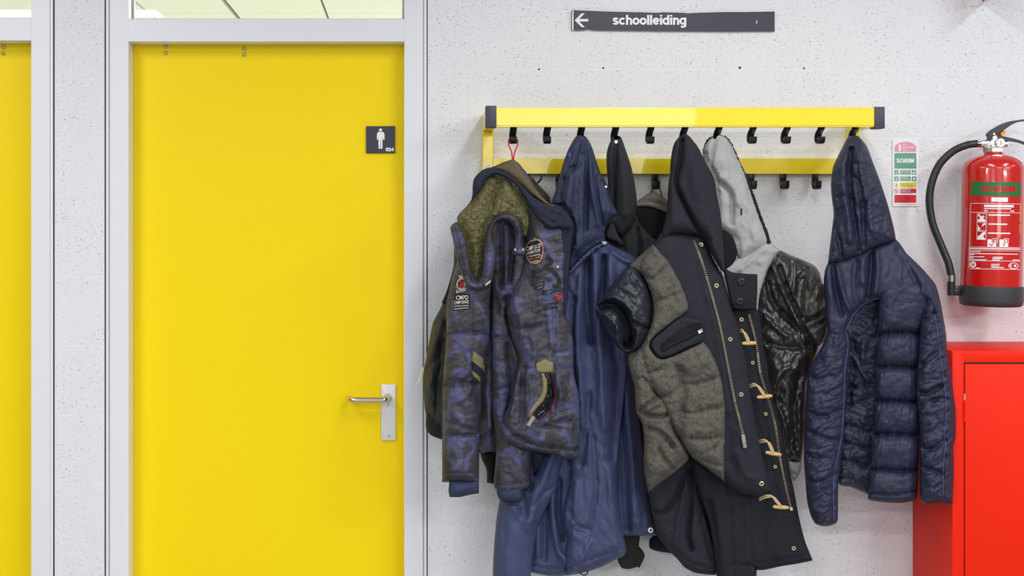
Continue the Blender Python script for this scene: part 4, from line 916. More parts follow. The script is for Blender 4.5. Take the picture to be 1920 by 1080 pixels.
cloth('sleeve', Cc, M['parka'], [(995, 840), (1002, 890), (1030, 830), (1060, 840), (1048, 890), (1046, 912), (1038, 932), (1024, 955), (1010, 990), (1004, 1018), (1000, 1044), (996, 1070), (994, 1112), (960, 1118), (926, 1112), (924, 1075), (926, 1028), (931, 973), (937, 938), (945, 900), (970, 850)],
      d=.185, thick=.045, r=36, folds=[('g', [(1036, 850), (1018, 900), (1004, 940), (990, 990)], 8, .010), ('g', [(1044, 910), (1020, 925), (1000, 950)], 4, -.006), ('g', [(975, 870), (980, 930), (982, 965)], 9, -.010), ('g', [(960, 950), (985, 975), (1000, 975)], 8, .006)], nz=[(.004, 24, 70, 8)])
button('hem_snap', lambda x, y: flatH(.18)(x, y), 1220, 994, 5.2, M['signw'], Cc, .003, M['black'])
button('hood_snap', HCh, 1123, 334, 6.3, M['black'], Cc, .004, M['parkad'])
MB().tube(curve([dot(HCh, 1131, 336, .002), dot(HCh, 1134, 345, .003), dot(HCh, 1138, 351, .002)]), .0012, 6).make('hood_cord', M['parkad'], Cc, True)
MB().lathe([(.003, 0), (.003, .003)], dot(HCh, 1136, 350, .001), 'Y', 12).make('cord_end', M['signw'], Cc, True)
patch('zip_end', [[(1128, 453), (1137, 452), (1137, 457), (1134, 459), (1130, 457)]], flatH(.255), 0, M['hgrey'], Cc, 4, .003)
patch('blue_label', [rect(1066.5, 285.5, 1070, 294)], HCh, .001, paint('bright_blue_label', (30, 80, 150), .6), Cc, 3)
MB().tube(curve([P(1085, 1070, .2), P(1089, 1076, .205), P(1097, 1078, .205), P(1102, 1073, .2), P(1100, 1066, .2)]), .0016, 8).make('hem_cord', M['navyband'], Cc, True)

# ---------------------------------------------------------------- A  camouflage jacket
A = thing('camouflage_jacket', 'padded blue-grey camouflage jacket with olive fleece collar hanging by a red loop', 'jacket', P(962, 266, .18), 'coats hanging on the rack')
loop = MB(); 
loop.tube([P(953.5, 262, .188), P(953.9, 273, .203), P(959, 284, .21), P(961.2, 299, .232)], .0019, 8); loop.tube([P(970.8, 262, .188), P(970.4, 273, .203), P(965.4, 284, .21), P(962.6, 299, .232)], .0019, 8)
loop.make('hanger_loop', M['redt'], A, True)
cloth('back_panel', A, M['camo'], [(880, 540), (940, 540), (960, 700), (940, 838), (905, 850), (898, 840), (895, 700)], d=.185, thick=.03, r=30, folds=[('s', [(897, 820), (935, 808)], 5, -.01), ('g', [(920, 640), (915, 740), (918, 800)], 6, .012), ('g', [(905, 690), (902, 780)], 5, -.01)], nz=[(.006, 14, 40, 10)])
_, HAf = cloth('front_panel_left', A, M['camo'], [(925, 412), (950, 405), (975, 415), (1000, 440), (1006, 480), (1000, 520), (990, 600), (985, 700), (985, 780), (995, 830), (996, 880), (994, 912), (982, 920), (960, 926), (943, 925), (927, 914), (929, 870), (930, 827), (924, 782), (923, 727), (920, 634), (921, 560), (922, 500)],
      d=[(400, .225), (560, .235), (920, .225)], thick=.045, r=30, step=2.9,
      folds=[('g', [(950, 425), (951, 470), (948, 530)], 4, .014), ('g', [(941, 425), (940, 480), (938, 540)], 4, -.014), ('g', [(960, 425), (962, 470), (956, 530)], 4, -.018), ('s', [(920, 632), (935, 630), (950, 636)], 6, -.012), ('g', [(952, 560), (960, 620), (976, 660)], 7, -.020), ('g', [(955, 650), (960, 720), (955, 790)], 8, -.018), ('s', [(923, 729), (950, 729)], 6, -.010), ('s', [(928, 826), (990, 830)], 6, -.008), ('s', [(930, 907), (960, 908), (996, 900)], 2.5, -.006), ('g', [(946, 560), (935, 575), (920, 590)], 5, -.006)],
      nz=[(.006, 22, 36, 0), (-.003, 26, 14, 10, 1)])
_, HAs = cloth('sleeve', A, M['camo'], [(858, 486), (870, 486), (895, 500), (922, 530), (920, 560), (919, 627), (910, 670), (902, 715), (902, 767), (899, 819), (898, 906), (865, 905), (829, 904), (829, 819), (830, 727), (835, 652), (837, 627), (837, 570), (846, 530)],
      d=[(480, .225), (600, .24), (910, .23)], thick=.055, r=34, step=2.9,
      folds=[('s', [(836, 628), (860, 624), (890, 624), (919, 630)], 9, -.020), ('s', [(831, 722), (855, 722), (880, 719), (903, 722)], 9, -.020), ('s', [(829, 815), (865, 816), (900, 816)], 8, -.016), ('s', [(829, 887), (898, 887)], 2.5, -.006), ('s', [(886, 560), (886, 640), (886, 716), (897, 735), (896, 816)], 2.5, -.005), ('g', [(846, 712), (862, 716), (884, 706)], 4, -.008), ('g', [(836, 790), (862, 800), (890, 806)], 5, -.006), ('g', [(884, 725), (870, 745), (850, 755)], 6, .006)],
      nz=[(.005, 34, 26, -15), (-.003, 34, 14, -12, 1)])
cloth('cuff', A, M['ribnavy'], [(843, 900), (898, 900), (898, 925), (880, 928), (862, 932), (843, 932), (841, 920)], d=.235, thick=.03, r=18, nz=[(.0015, 3, 60, 0)], step=2.6)
cloth('cuff', A, M['ribnavy'], [(931, 910), (980, 910), (979, 930), (976, 939), (958, 941), (939, 938), (932, 928)], d=.225, thick=.03, r=14, nz=[(.0015, 3, 60, 0)], step=2.6)
_, HAb = cloth('front_panel', A, M['camo'], [(985, 385), (1033, 383), (1052, 388), (1074, 422), (1072, 445), (1069, 480), (1065, 531), (1061, 591), (1069, 607), (1075, 642), (1077, 703), (1086, 744), (1087, 800), (1086, 842), (1084, 860), (1063, 861), (1043, 853), (1014, 848), (981, 842), (959, 834), (943, 820), (939, 801), (947, 777), (953, 760), (961, 713), (972, 672), (962, 640), (954, 610), (950, 580), (962, 545), (980, 500), (986, 450)],
      d=[(380, .265), (560, .28), (860, .275)], thick=.05, r=38, step=2.8,
      folds=[('s', [(958, 615), (977, 617), (996, 614), (1012, 610)], 6, -.012), ('g', [(990, 622), (1000, 640), (1005, 675)], 6, .006), ('s', [(1043, 695), (1058, 692), (1075, 690)], 5, -.008), ('s', [(1041, 662), (1076, 656)], 3, -.004), ('s', [(1030, 791), (1055, 790), (1088, 790)], 5, -.010), ('s', [(1012, 802), (1030, 800), (1050, 804)], 5, -.010), ('g', [(1024, 790), (1050, 782), (1068, 776)], 4, .008),
             ('s', [(944, 796), (967, 818), (990, 828), (1014, 836), (1047, 840), (1088, 844)], 4.5, -.018), ('g', [(1040, 560), (1040, 613), (1038, 690), (1040, 780)], 3, -.006), ('s', [(1018, 545), (1022, 600), (1030, 660)], 3, -.004), ('g', [(982, 690), (980, 740), (978, 790)], 5, -.010), ('g', [(990, 700), (996, 740), (990, 780)], 5, .006), ('g', [(1034, 710), (1038, 740), (1028, 770)], 6, -.012), ('g', [(1046, 720), (1050, 750), (1036, 790)], 8, .008),
             ('g', [(963, 560), (975, 600), (985, 650)], 6, .010), ('g', [(970, 700), (962, 760), (954, 800)], 7, .010)],
      nz=[(.006, 28, 30, 15), (-.003, 30, 14, -15, 1), (.001, 4, 30, 0)])
# placket with ribbed edge, stitched in red
_, HAp = cloth('zip_placket', A, M['navyband'], [(1040, 384), (1052, 388), (1066, 402), (1074, 422), (1072, 445), (1069, 480), (1065, 531), (1061, 591), (1055, 590), (1055, 540), (1053, 480), (1048, 430), (1036, 400)], d=.305, thick=.014, r=10, step=2.6, folds=[('s', [(1062, 420), (1058, 500), (1056, 588)], 1.6, -.003), ('s', [(1066, 430), (1062, 510), (1059, 588)], 1.4, -.003)], nz=[(.0015, 30, 2.5, 0)])
cordline('red_stitching', HAb, [(1037, 430), (1042, 470), (1047, 510), (1052, 550), (1053, 585)], .00035, paint('dull_red_thread', (128, 52, 66), .8), A, .0006, 4)
for x, y in ((1044, 399), (1057, 402), (1041, 420)): button('placket_snap', HAp, x, y, 2.3, M['steel'], A, .002)
button('placket_snap', HAb, 1045.5, 500, 2.5, M['brass'], A, .002)
# hood: navy rim outside, brown band, fleece inside
cloth('hood_shell', A, M['navyband'], [(923, 313), (961, 299.5), (977, 311), (1008, 360), (1033, 386), (1052, 390), (1040, 410), (1000, 410), (930, 400), (880, 384), (884, 374), (887, 355), (888, 337), (897, 325), (908, 317)], d=[(300, .225), (400, .245)], thick=.035, r=22, nz=[(.003, 16, 16, 0)])
cloth('blue_band', A, M['parka'], [(976, 311), (986, 322), (1000, 346), (1010, 362), (1000, 358), (986, 336)], d=.268, thick=.006, r=5, step=2.4)
_, HAr = cloth('hood_outer_band', A, M['brown'], [(923, 314), (940, 307), (961, 299), (972, 306), (984, 324), (1000, 347), (1016, 368), (1035, 387), (1024, 384), (1008, 374), (990, 362), (974, 346), (958, 332), (940, 322)], d=[(300, .258), (390, .285)], thick=.022, r=12, step=2.6, folds=[('g', [(961, 302), (975, 322), (1000, 352)], 4, .003)], nz=[(.0015, 14, 8, 40)])
_, HAt = cloth('fleece_lining', A, M['fleece'], [(910, 328), (927, 326), (945, 330), (958, 336), (972, 350), (986, 372), (994, 388), (996, 410), (994, 430), (991, 445), (980, 443), (970, 425), (950, 408), (930, 410), (914, 432), (908, 470), (907, 498), (896, 531), (886, 524), (881, 490), (874, 450), (863, 425), (857, 408), (878, 383), (893, 362), (902, 346)],
      d=[(326, .265), (420, .275), (530, .262)], thick=.028, r=22, step=2.6, rough_edge=.3,
      folds=[('g', [(938, 338), (928, 362), (919, 396), (914, 430), (910, 460)], 6, -.012), ('g', [(950, 350), (945, 390), (930, 405)], 12, .008), ('g', [(905, 360), (890, 400), (886, 450)], 12, .008)], nz=[(.003, 6, 6, 0), (.004, 18, 18, 0)])
cloth('hood_rim', A, M['navyband'], [(888, 338), (897, 325), (910, 319), (923, 314.5), (940, 320), (958, 330), (974, 343), (992, 362), (1010, 376), (1033, 386), (1050, 389), (1064, 400), (1075, 421), (1068, 430), (1048, 428), (1030, 430), (1018, 420), (1004, 404), (992, 388), (980, 368), (968, 348), (952, 336), (930, 328), (914, 336), (906, 350), (894, 366), (880, 384), (886, 368), (886, 352)],
      d=[(314, .292), (430, .315)], thick=.022, r=9, step=2.5, folds=[('s', [(1000, 378), (1030, 396), (1050, 404)], 2, -.003), ('s', [(1000, 392), (1020, 408), (1040, 418)], 2, -.003)], nz=[(.002, 14, 7, 30)])
cloth('collar_edge', A, M['camo'], [(857, 415), (850, 419), (844, 427), (848, 444), (855, 480), (862, 505), (872, 530), (880, 540), (892, 543), (914, 541), (924, 525), (927, 500), (929, 472), (923, 446), (924, 432), (930, 418), (942, 413), (954, 415), (964, 428), (967, 441), (965, 458), (961, 475), (962, 478), (975, 480), (983, 479), (984, 466), (978, 462), (978, 450), (980, 438), (977, 420), (969, 405), (953, 399.5), (933, 404), (919, 420), (912, 442), (908, 470), (907, 500), (902, 520), (894, 531), (886, 526), (882, 500), (878, 470), (870, 440), (862, 422)],
      d=[(400, .318), (450, .315), (545, .30)], thick=.024, r=9, step=2.3, folds=[('s', [(852, 425), (862, 470), (872, 505), (886, 532)], 1.8, -.003), ('s', [(962, 468), (984, 468)], 1.6, -.003), ('g', [(900, 538), (912, 526), (918, 500)], 4, .004)], nz=[(.003, 12, 16, 0), (.0015, 5, 8, 20)])
for x, y in ((966, 468), (980.5, 468)): button('collar_snap', flatH(.327), x, y, 2.6, M['steel'], A, .006)
lettering('collar_lettering', [('CAMP', 910, 532, 920, 536.5, .05, -7)], flatH(.333), 0, M['thread'], A)
# embroidered badges
pb = patch('round_badge', [ring(865, 534.5, 9.5, 14.5, 26, 14)], HAs, .0016, M['tan'], A, 3, .002)
patch('badge_field', [ring(865, 534.5, 8.9, 13.6, 26, 14)], HAs, .0022, M['blk'], pb, 3, .001)
patch('badge_border', [ring(864.5, 532.5, 8.0, 11.0, 26, 14)], HAs, .0028, M['thread'], pb, 3, .001)
patch('badge_centre', [ring(864.5, 532.5, 6.6, 9.4, 26, 14)], HAs, .0034, paint('dark_red_embroidery', (96, 30, 40), .8), pb, 3, .001)
patch('badge_stripe', [[(859+i*2.2, 541-i*3.6), (860+i*2.2, 542-i*3.6), (869.5+i*0.6, 534-i*2.6), (869+i*0.6, 532.6-i*2.6)] for i in range(4)], HAs, .004, M['redt'], pb, 3, .001)
lettering('badge_lettering', [('MT EVEREST', 855.5, 545, 874, 550, .03, -5), ('CLIMBING', 860, 516, 871, 520.5, .03, 1)], HAs, .0034, M['thread'], A)
tb = patch('text_badge', [[(851, 550), (881, 551), (882, 579), (850, 583)]], HAs, .0018, M['blk'], A, 4, .002)
lettering('badge_lettering', [('CMPD', 855, 554.5, 878, 562, .015, -1), ('CAMP DAVID', 851.5, 564.5, 879, 570.5, .015, -2), ('INTERNATIONAL', 851.5, 573, 879, 575.3, .0, -1.5), ('TRADEMARK', 851, 578.5, 879.5, 581, .0, -3)], HAs, .0032, M['thread'], tb)
cbd = patch('chest_badge', [[(1000.5, 446.5), (1003, 445), (1006, 447.5), (1012, 449), (1017, 456), (1019, 465), (1018.5, 478), (1013, 491), (1004, 495), (994, 493), (988, 485), (984, 472), (986, 461), (992, 452), (1000, 450)]], HAb, .003, M['tan'], A, 3, .002)
patch('badge_field', [[(1001, 451.5), (1008, 450.5), (1014, 455), (1017, 465), (1016.5, 478), (1011.5, 489), (1003.5, 493), (994.5, 491), (990, 484), (986, 472), (988, 462), (993, 454)]], HAb, .0036, M['blk'], cbd, 3, .001)
lettering('badge_lettering', [('CAMP DAVID', 987.5, 463, 1014, 471, .015, -7), ('GRAND TOUR', 988, 472.5, 1013, 478, .01, -7), ('TREKKING', 990, 480, 1012, 483, .0, -5)], HAb, .005, M['thread'], cbd)
lettering('gold_lettering', [('EST. 1963', 993, 484.5, 1012, 487.5, .02, -4), ('NEPAL', 997, 489.5, 1011, 493, .04, -3)], HAb, .005, M['tan'], cbd)
# large black appliqué figures on the chest
patch('applique_figure', [stroke(curve2([(1026, 500), (1018, 505), (1003, 510), (998, 520), (1000, 534), (1008, 541), (1018, 536), (1016, 528)], 4), 7), stroke(curve2([(1024, 480), (1034, 490), (1024, 502), (1036, 508), (1046, 520), (1048, 534), (1036, 536)], 4), 8)], HAb, .0014, M['blk'], A, 3, .002)
patch('gold_corner', [stroke([(1012, 532), (1016.5, 531), (1016.5, 538), (1008, 541)], 1)], HAb, .0034, M['tan'], A, 3, .001)
lettering('black_lettering', [('CAMP DAVID', 1006, 546, 1055, 555, .02, -8), ('HIMALAYA', 1026, 568, 1048, 572, .02, -3), ('CENTRAL NEPAL', 1008, 580, 1046, 584, .02, -6)], HAb, .0012, M['blk'], A)
lettering('red_lettering', [('ESN', 1041, 554, 1055, 562, .06, -1)], HAb, .0016, M['redt'], A)
# sleeve stripes and pocket
olive = fabric('olive_suede_tape', (122, 112, 78), (146, 136, 98), rough=.95)
patch('sleeve_stripe', [[(886, 657), (906, 672), (909, 696), (886, 677)], [(885, 694), (901, 708), (900, 716), (885, 702)]], HAs, .002, olive, A, 4, .002)
patch('navy_stripe', [[(886, 677), (909, 696), (902, 708), (885, 694)]], HAs, .0018, M['navyband'], A, 4, .002)
patch('pocket_opening', [[(1012, 700), (1036, 700), (1040, 722), (1038, 746), (1029, 768), (1008, 788), (1000, 776), (1016, 752), (1022, 730)]], HAb, .001, M['dark'], A, 4, .002)
cloth('pocket_tape', A, olive, [(1012, 698), (1022, 698), (1027, 716), (1027, 736), (1020, 752), (1008, 766), (1000, 776), (995, 788), (984, 780), (992, 764), (1006, 750), (1014, 738), (1016, 720)], d=[(698, .322), (790, .32)], thick=.012, r=6, step=2.5)
cloth('pocket_tab', A, olive, [(1003, 681), (1021, 673), (1038, 680), (1038, 699), (1022, 699.5), (1006, 699)], d=.327, thick=.008, r=4, step=2.6, smooth=False)
zz = lambda x, y: np.maximum(HAb(x, y)+.002, .3)
zipper('pocket_zip', HAb, [(1024, 700), (1033, 723), (1034, 744), (1026, 763), (1008, 779)], M['steel'], A, 1.3, 2.2, .004)
cordline('zip_tape', HAb, [(1028, 700), (1037, 723), (1038, 744), (1030, 766), (1012, 786)], .0034, M['navyband'], A, .002, 6)
cordline('red_stitching', HAb, [(1034, 700), (1040, 724), (1041, 746), (1032, 770), (1014, 789)], .0006, M['redt'], A, .003, 4)
pu = MB(); p1 = dot(HAb, 1001, 781, .012); p2 = dot(HAb, 990, 798, .012); pu.tube([p1, p2], 1, flat=(.0048, .0014)); pu.make('zip_puller', M['alu'], A)

# ---------------------------------------------------------------- F  duffle coat
F = thing('duffle_coat', 'navy duffle coat with grey tweed panels, brass zips and wooden toggles', 'coat', P(1283, 262, .18), 'coats hanging on the rack')
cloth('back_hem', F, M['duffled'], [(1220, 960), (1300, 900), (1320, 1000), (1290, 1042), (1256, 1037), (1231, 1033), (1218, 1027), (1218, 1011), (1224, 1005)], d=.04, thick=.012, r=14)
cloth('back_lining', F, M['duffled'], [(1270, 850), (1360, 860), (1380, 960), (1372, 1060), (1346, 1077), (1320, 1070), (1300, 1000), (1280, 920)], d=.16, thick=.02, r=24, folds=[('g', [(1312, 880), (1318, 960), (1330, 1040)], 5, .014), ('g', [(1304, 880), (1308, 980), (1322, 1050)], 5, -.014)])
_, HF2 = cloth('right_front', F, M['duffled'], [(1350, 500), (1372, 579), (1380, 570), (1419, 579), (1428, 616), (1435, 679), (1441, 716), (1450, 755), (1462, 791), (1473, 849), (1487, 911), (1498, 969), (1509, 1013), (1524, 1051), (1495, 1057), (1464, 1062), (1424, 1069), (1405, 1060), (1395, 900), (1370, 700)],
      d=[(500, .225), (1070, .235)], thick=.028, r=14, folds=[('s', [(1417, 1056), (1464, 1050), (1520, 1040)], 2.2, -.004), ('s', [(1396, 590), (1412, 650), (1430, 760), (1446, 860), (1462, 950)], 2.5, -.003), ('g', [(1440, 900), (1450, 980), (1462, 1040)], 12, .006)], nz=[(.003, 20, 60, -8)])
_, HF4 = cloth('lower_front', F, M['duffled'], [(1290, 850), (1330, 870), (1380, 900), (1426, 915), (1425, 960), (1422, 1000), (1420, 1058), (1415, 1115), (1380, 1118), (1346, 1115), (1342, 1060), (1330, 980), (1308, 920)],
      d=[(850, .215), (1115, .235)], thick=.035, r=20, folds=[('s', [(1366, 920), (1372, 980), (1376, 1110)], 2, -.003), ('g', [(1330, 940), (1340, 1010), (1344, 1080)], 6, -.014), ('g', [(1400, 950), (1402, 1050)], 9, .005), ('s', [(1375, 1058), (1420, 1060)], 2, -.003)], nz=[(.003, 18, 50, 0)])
_, HF5 = cloth('lower_sleeve', F, M['duffle'], [(1205, 905), (1250, 880), (1290, 845), (1303, 862), (1304, 880), (1307, 902), (1314, 935), (1324, 975), (1335, 1015), (1344, 1050), (1346, 1077), (1336, 1078), (1304, 1074), (1284, 1064), (1269, 1047), (1253, 1031), (1233, 1004), (1222, 964), (1216, 930)],
      d=[(850, .20), (1080, .20)], thick=.035, r=22, folds=[('g', [(1218, 958), (1240, 962), (1262, 940), (1290, 880)], 5, -.014), ('g', [(1286, 900), (1276, 960), (1264, 1020)], 5, .008), ('s', [(1270, 1035), (1300, 1056), (1340, 1066)], 2.2, -.005), ('g', [(1296, 880), (1296, 940), (1290, 1000), (1296, 1030)], 5, -.020), ('g', [(1306, 900), (1318, 980), (1336, 1050)], 6, -.012)], nz=[(.003, 18, 40, 20)])
_, HF1 = cloth('left_front', F, M['duffle'], [(1229, 453), (1243, 434), (1270, 434), (1293, 438), (1318, 445), (1335, 480), (1354, 520), (1372, 579), (1393, 642), (1407, 735), (1421, 819), (1437, 882), (1446, 921), (1423, 933), (1395, 928), (1380, 922), (1358, 904), (1324, 878), (1295, 856), (1268, 815), (1230, 745), (1185, 690), (1200, 640), (1215, 560), (1200, 500)],
      d=[(430, .235), (560, .265), (800, .275), (930, .265)], thick=.045, r=30, step=2.9, folds=[('g', [(1310, 470), (1332, 560), (1352, 650), (1372, 740), (1390, 830)], 9, .004), ('s', [(1302, 450), (1324, 520), (1346, 612), (1360, 690), (1380, 800)], 2.2, -.003), ('g', [(1360, 780), (1366, 850), (1380, 890)], 9, -.005), ('g', [(1385, 850), (1400, 890), (1430, 900)], 8, .006)], nz=[(.003, 30, 40, 20)])
HTd = lambda x, y: HF1(x, y)+.0015
_, HFt = cloth('tweed_panel', F, M['tweed'], [(1224, 457), (1238, 473), (1253, 489), (1269, 516), (1282, 544), (1290, 569), (1291, 581), (1278, 593), (1256, 609), (1224, 636), (1219, 649), (1227, 663), (1240, 672), (1260, 667), (1318, 640), (1329, 653), (1340, 673), (1349, 698), (1356, 729), (1360, 773), (1359, 840), (1358, 905), (1324, 878), (1295, 856), (1268, 818), (1230, 745), (1180, 690), (1179, 662), (1200, 650), (1222, 600), (1222, 560), (1205, 520), (1178, 499)],
      d=HTd, thick=.026, back=.002, r=12, step=2.4, folds=[('s', [(1205, 516), (1222, 522), (1250, 500), (1262, 492)], 6, -.009), ('s', [(1222, 570), (1250, 558), (1286, 545)], 6, -.009), ('s', [(1278, 718), (1300, 720), (1320, 716), (1350, 706)], 7, -.011), ('s', [(1278, 772), (1300, 775), (1325, 767), (1360, 764)], 7, -.011), ('s', [(1268, 820), (1300, 822), (1330, 822), (1360, 818)], 7, -.011), ('s', [(1290, 852), (1320, 850), (1345, 835), (1358, 820)], 6, -.010),
             ('g', [(1275, 690), (1280, 730), (1278, 790), (1272, 822)], 6, -.010), ('g', [(1300, 690), (1320, 680)], 12, .006), ('s', [(1202, 656), (1216, 700), (1232, 742)], 3, -.006), ('s', [(1214, 700), (1240, 692)], 6, -.008), ('s', [(1232, 745), (1255, 740), (1278, 722)], 5, -.010), ('g', [(1310, 860), (1340, 872), (1358, 876)], 4, -.008), ('g', [(1270, 690), (1290, 705)], 6, -.008)],
      nz=[(.005, 16, 20, 20), (.002, 7, 9, -20)])
_, HFs = cloth('tweed_sleeve', F, M['tweed'], [(1180, 684), (1196, 660), (1206, 662), (1217, 700), (1232, 740), (1256, 754), (1264, 766), (1263, 790), (1268, 812), (1285, 838), (1292, 858), (1287, 867), (1269, 883), (1243, 902), (1216, 923), (1209, 890), (1207, 867), (1207, 820), (1204, 796), (1193, 771), (1191, 751), (1189, 722)],
      d=[(650, .305), (760, .300), (925, .262)], thick=.04, r=24, step=2.7, folds=[('g', [(1194, 770), (1215, 760), (1232, 744)], 4, -.014), ('g', [(1200, 771), (1220, 780), (1245, 780), (1260, 768)], 4, -.016), ('g', [(1218, 804), (1240, 812), (1262, 836)], 5, -.014), ('g', [(1238, 808), (1262, 820), (1282, 846)], 8, .010), ('g', [(1236, 842), (1246, 862), (1262, 880)], 4, -.010), ('g', [(1216, 918), (1250, 890), (1282, 862)], 3, -.006), ('s', [(1190, 715), (1212, 703)], 5, -.008), ('g', [(1215, 765), (1235, 755)], 6, .008), ('g', [(1200, 860), (1240, 880)], 14, .006)],
      nz=[(.005, 14, 18, 30), (.002, 6, 8, 0)])
_, HFw = cloth('pocket_welt', F, M['duffle'], [(1220, 650), (1221, 640), (1228, 632), (1256, 609), (1278, 594), (1300, 598), (1315, 602), (1320, 610), (1320, 625), (1317, 640), (1290, 652), (1260, 667), (1240, 672), (1232, 668), (1226, 660)], d=lambda x, y: HF1(x, y)+.012, back=.012, thick=.012, r=6, step=2.6, folds=[('s', [(1240, 650), (1244, 670)], 1.6, -.002)])
patch('pocket_opening', [[(1236, 652), (1250, 635), (1275, 618), (1300, 605), (1314, 604), (1319, 610), (1312, 620), (1290, 631), (1262, 641), (1242, 655)]], HFw, .0006, M['dark'], F, 4, .001)
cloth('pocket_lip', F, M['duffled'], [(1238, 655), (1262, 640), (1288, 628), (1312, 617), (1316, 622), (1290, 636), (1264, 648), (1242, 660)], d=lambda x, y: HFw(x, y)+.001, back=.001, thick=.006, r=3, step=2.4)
patch('zip_puller', [[(1308, 620), (1316, 616), (1318, 621), (1311, 626)]], lambda x, y: HFw(x, y)+.008, 0, M['chrome'], F, 3, .003)
# satin lining bulging out of the sleeve
_, HFl = cloth('sleeve_lining', F, M['satin'], [(1181, 501), (1190, 503), (1200, 513), (1213, 533), (1220, 550), (1223, 575), (1222, 598), (1218, 627), (1207, 646), (1190, 659), (1172, 661), (1160, 652), (1150, 640), (1138, 622), (1129, 602), (1120, 586), (1118.5, 570), (1129, 558), (1149, 531), (1167, 509)],
      d=[(500, .27), (600, .29), (660, .285)], thick=.055, r=40, step=2.5, folds=[('g', [(1124, 574), (1146, 572), (1164, 580), (1172, 598), (1178, 625), (1176, 645)], 9, -.045), ('g', [(1122, 566), (1145, 556), (1166, 566), (1182, 580), (1190, 596)], 6, .010), ('g', [(1128, 588), (1148, 600), (1156, 620)], 5, .008), ('g', [(1186, 596), (1200, 602), (1216, 604)], 4, .010), ('g', [(1188, 606), (1205, 614), (1216, 616)], 3, -.010), ('g', [(1196, 625), (1192, 645), (1186, 656)], 4, .012), ('g', [(1190, 620), (1184, 640)], 3, -.010), ('g', [(1158, 612), (1156, 632), (1166, 652)], 4, .010), ('g', [(1180, 512), (1186, 525), (1196, 532)], 4, -.010), ('g', [(1168, 534), (1190, 545), (1206, 575)], 12, .008)],
      nz=[(.004, 24, 30, 30), (-.005, 34, 16, 50, 1), (.002, 36, 12, -40)])
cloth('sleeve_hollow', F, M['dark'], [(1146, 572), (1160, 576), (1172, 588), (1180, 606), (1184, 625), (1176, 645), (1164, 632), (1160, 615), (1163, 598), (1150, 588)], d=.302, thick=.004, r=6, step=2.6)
# hood
_, HFh = cloth('hood', F, M['duffle'], [(1273, 257), (1284, 250.5), (1293, 256), (1309, 276), (1320, 298), (1333, 322), (1340, 338), (1344, 364), (1351, 400), (1354, 429), (1358, 480), (1360, 515), (1348, 500), (1330, 470), (1318, 446), (1293, 440), (1262, 440), (1240, 450), (1242, 433), (1248, 409), (1251, 382), (1253, 347), (1256, 327), (1257, 304), (1260, 284), (1264, 269)],
      d=[(250, .20), (300, .22), (420, .25), (515, .27)], thick=.045, r=30, step=2.8, folds=[('g', [(1279, 262), (1275, 305), (1269, 329), (1269, 350), (1287, 391), (1309, 429), (1325, 452)], 4.5, -.026), ('g', [(1300, 290), (1310, 350), (1325, 420), (1345, 490)], 18, .012), ('g', [(1262, 300), (1258, 360), (1262, 420)], 8, .006), ('l', [(1322, 446), (1306, 436), (1292, 424)], 4, .008), ('g', [(1292, 438), (1310, 442), (1322, 450)], 3, -.008)], nz=[(.003, 24, 40, 10)])
# collar flap
_, HFc = cloth('collar_flap', F, M['duffled'], [(1355, 500), (1372, 510), (1396, 513), (1420, 514), (1420, 545), (1418, 580), (1400, 581), (1374, 577), (1366, 550)], d=.27, thick=.014, r=5, step=2.8, folds=[('s', [(1368, 570), (1400, 575), (1420, 574)], 1.8, -.002)])
for x, y in ((1390, 528), (1387, 565)):
    b = button('collar_button', HFc, x, y, 7, M['black'], F, .0035, M['duffled'])
zipper('main_zip', HF1, [(1300, 449), (1310, 474), (1322, 509), (1337, 561), (1352, 620), (1365, 687), (1378, 753), (1386, 785), (1393, 815)], M['brass'], F, 2.0, 2.1, .0012)
zipper('second_zip', HF2, [(1404, 588), (1412, 618), (1419, 650), (1426, 701), (1440, 746), (1452, 790), (1456, 812), (1461, 850), (1467, 882), (1475, 920), (1483, 954)], M['brass'], F, 2.0, 2.1, .0012)
pu = MB(); pu.tube([dot(HF1, 1393, 815, .006), dot(HF1, 1395, 828, .008), dot(HF1, 1397, 839, .006)], 1, flat=(.0052, .002)); pu.make('zip_puller', M['steel'], F)
pu = MB(); pu.tube([dot(HF2, 1483, 952, .004), dot(HF2, 1484, 957, .004)], 1, flat=(.004, .002)); pu.make('zip_stop', M['chrome'], F)
for x, y, r_ in ((1314.5, 458.5, 4.2), (1343, 535.5, 4.4), (1369, 636, 4.2), (1389.5, 739.5, 4.2), (1427.5, 906.5, 4.8)): button('press_stud', HF1, x, y, r_, M['brass'], F, .0028, M['black'])
for x, y, r_ in ((1390, 599, 4.2), (1411, 680, 3.6), (1435.5, 776, 3.6), (1453, 875, 3.6), (1488, 1028, 4.2)): button('press_stud', HF2, x, y, r_, M['brass'], F, .0028, M['black'])
button('hem_button', HF4, 1407, 1065, 6, M['black'], F, .004, M['duffled'])
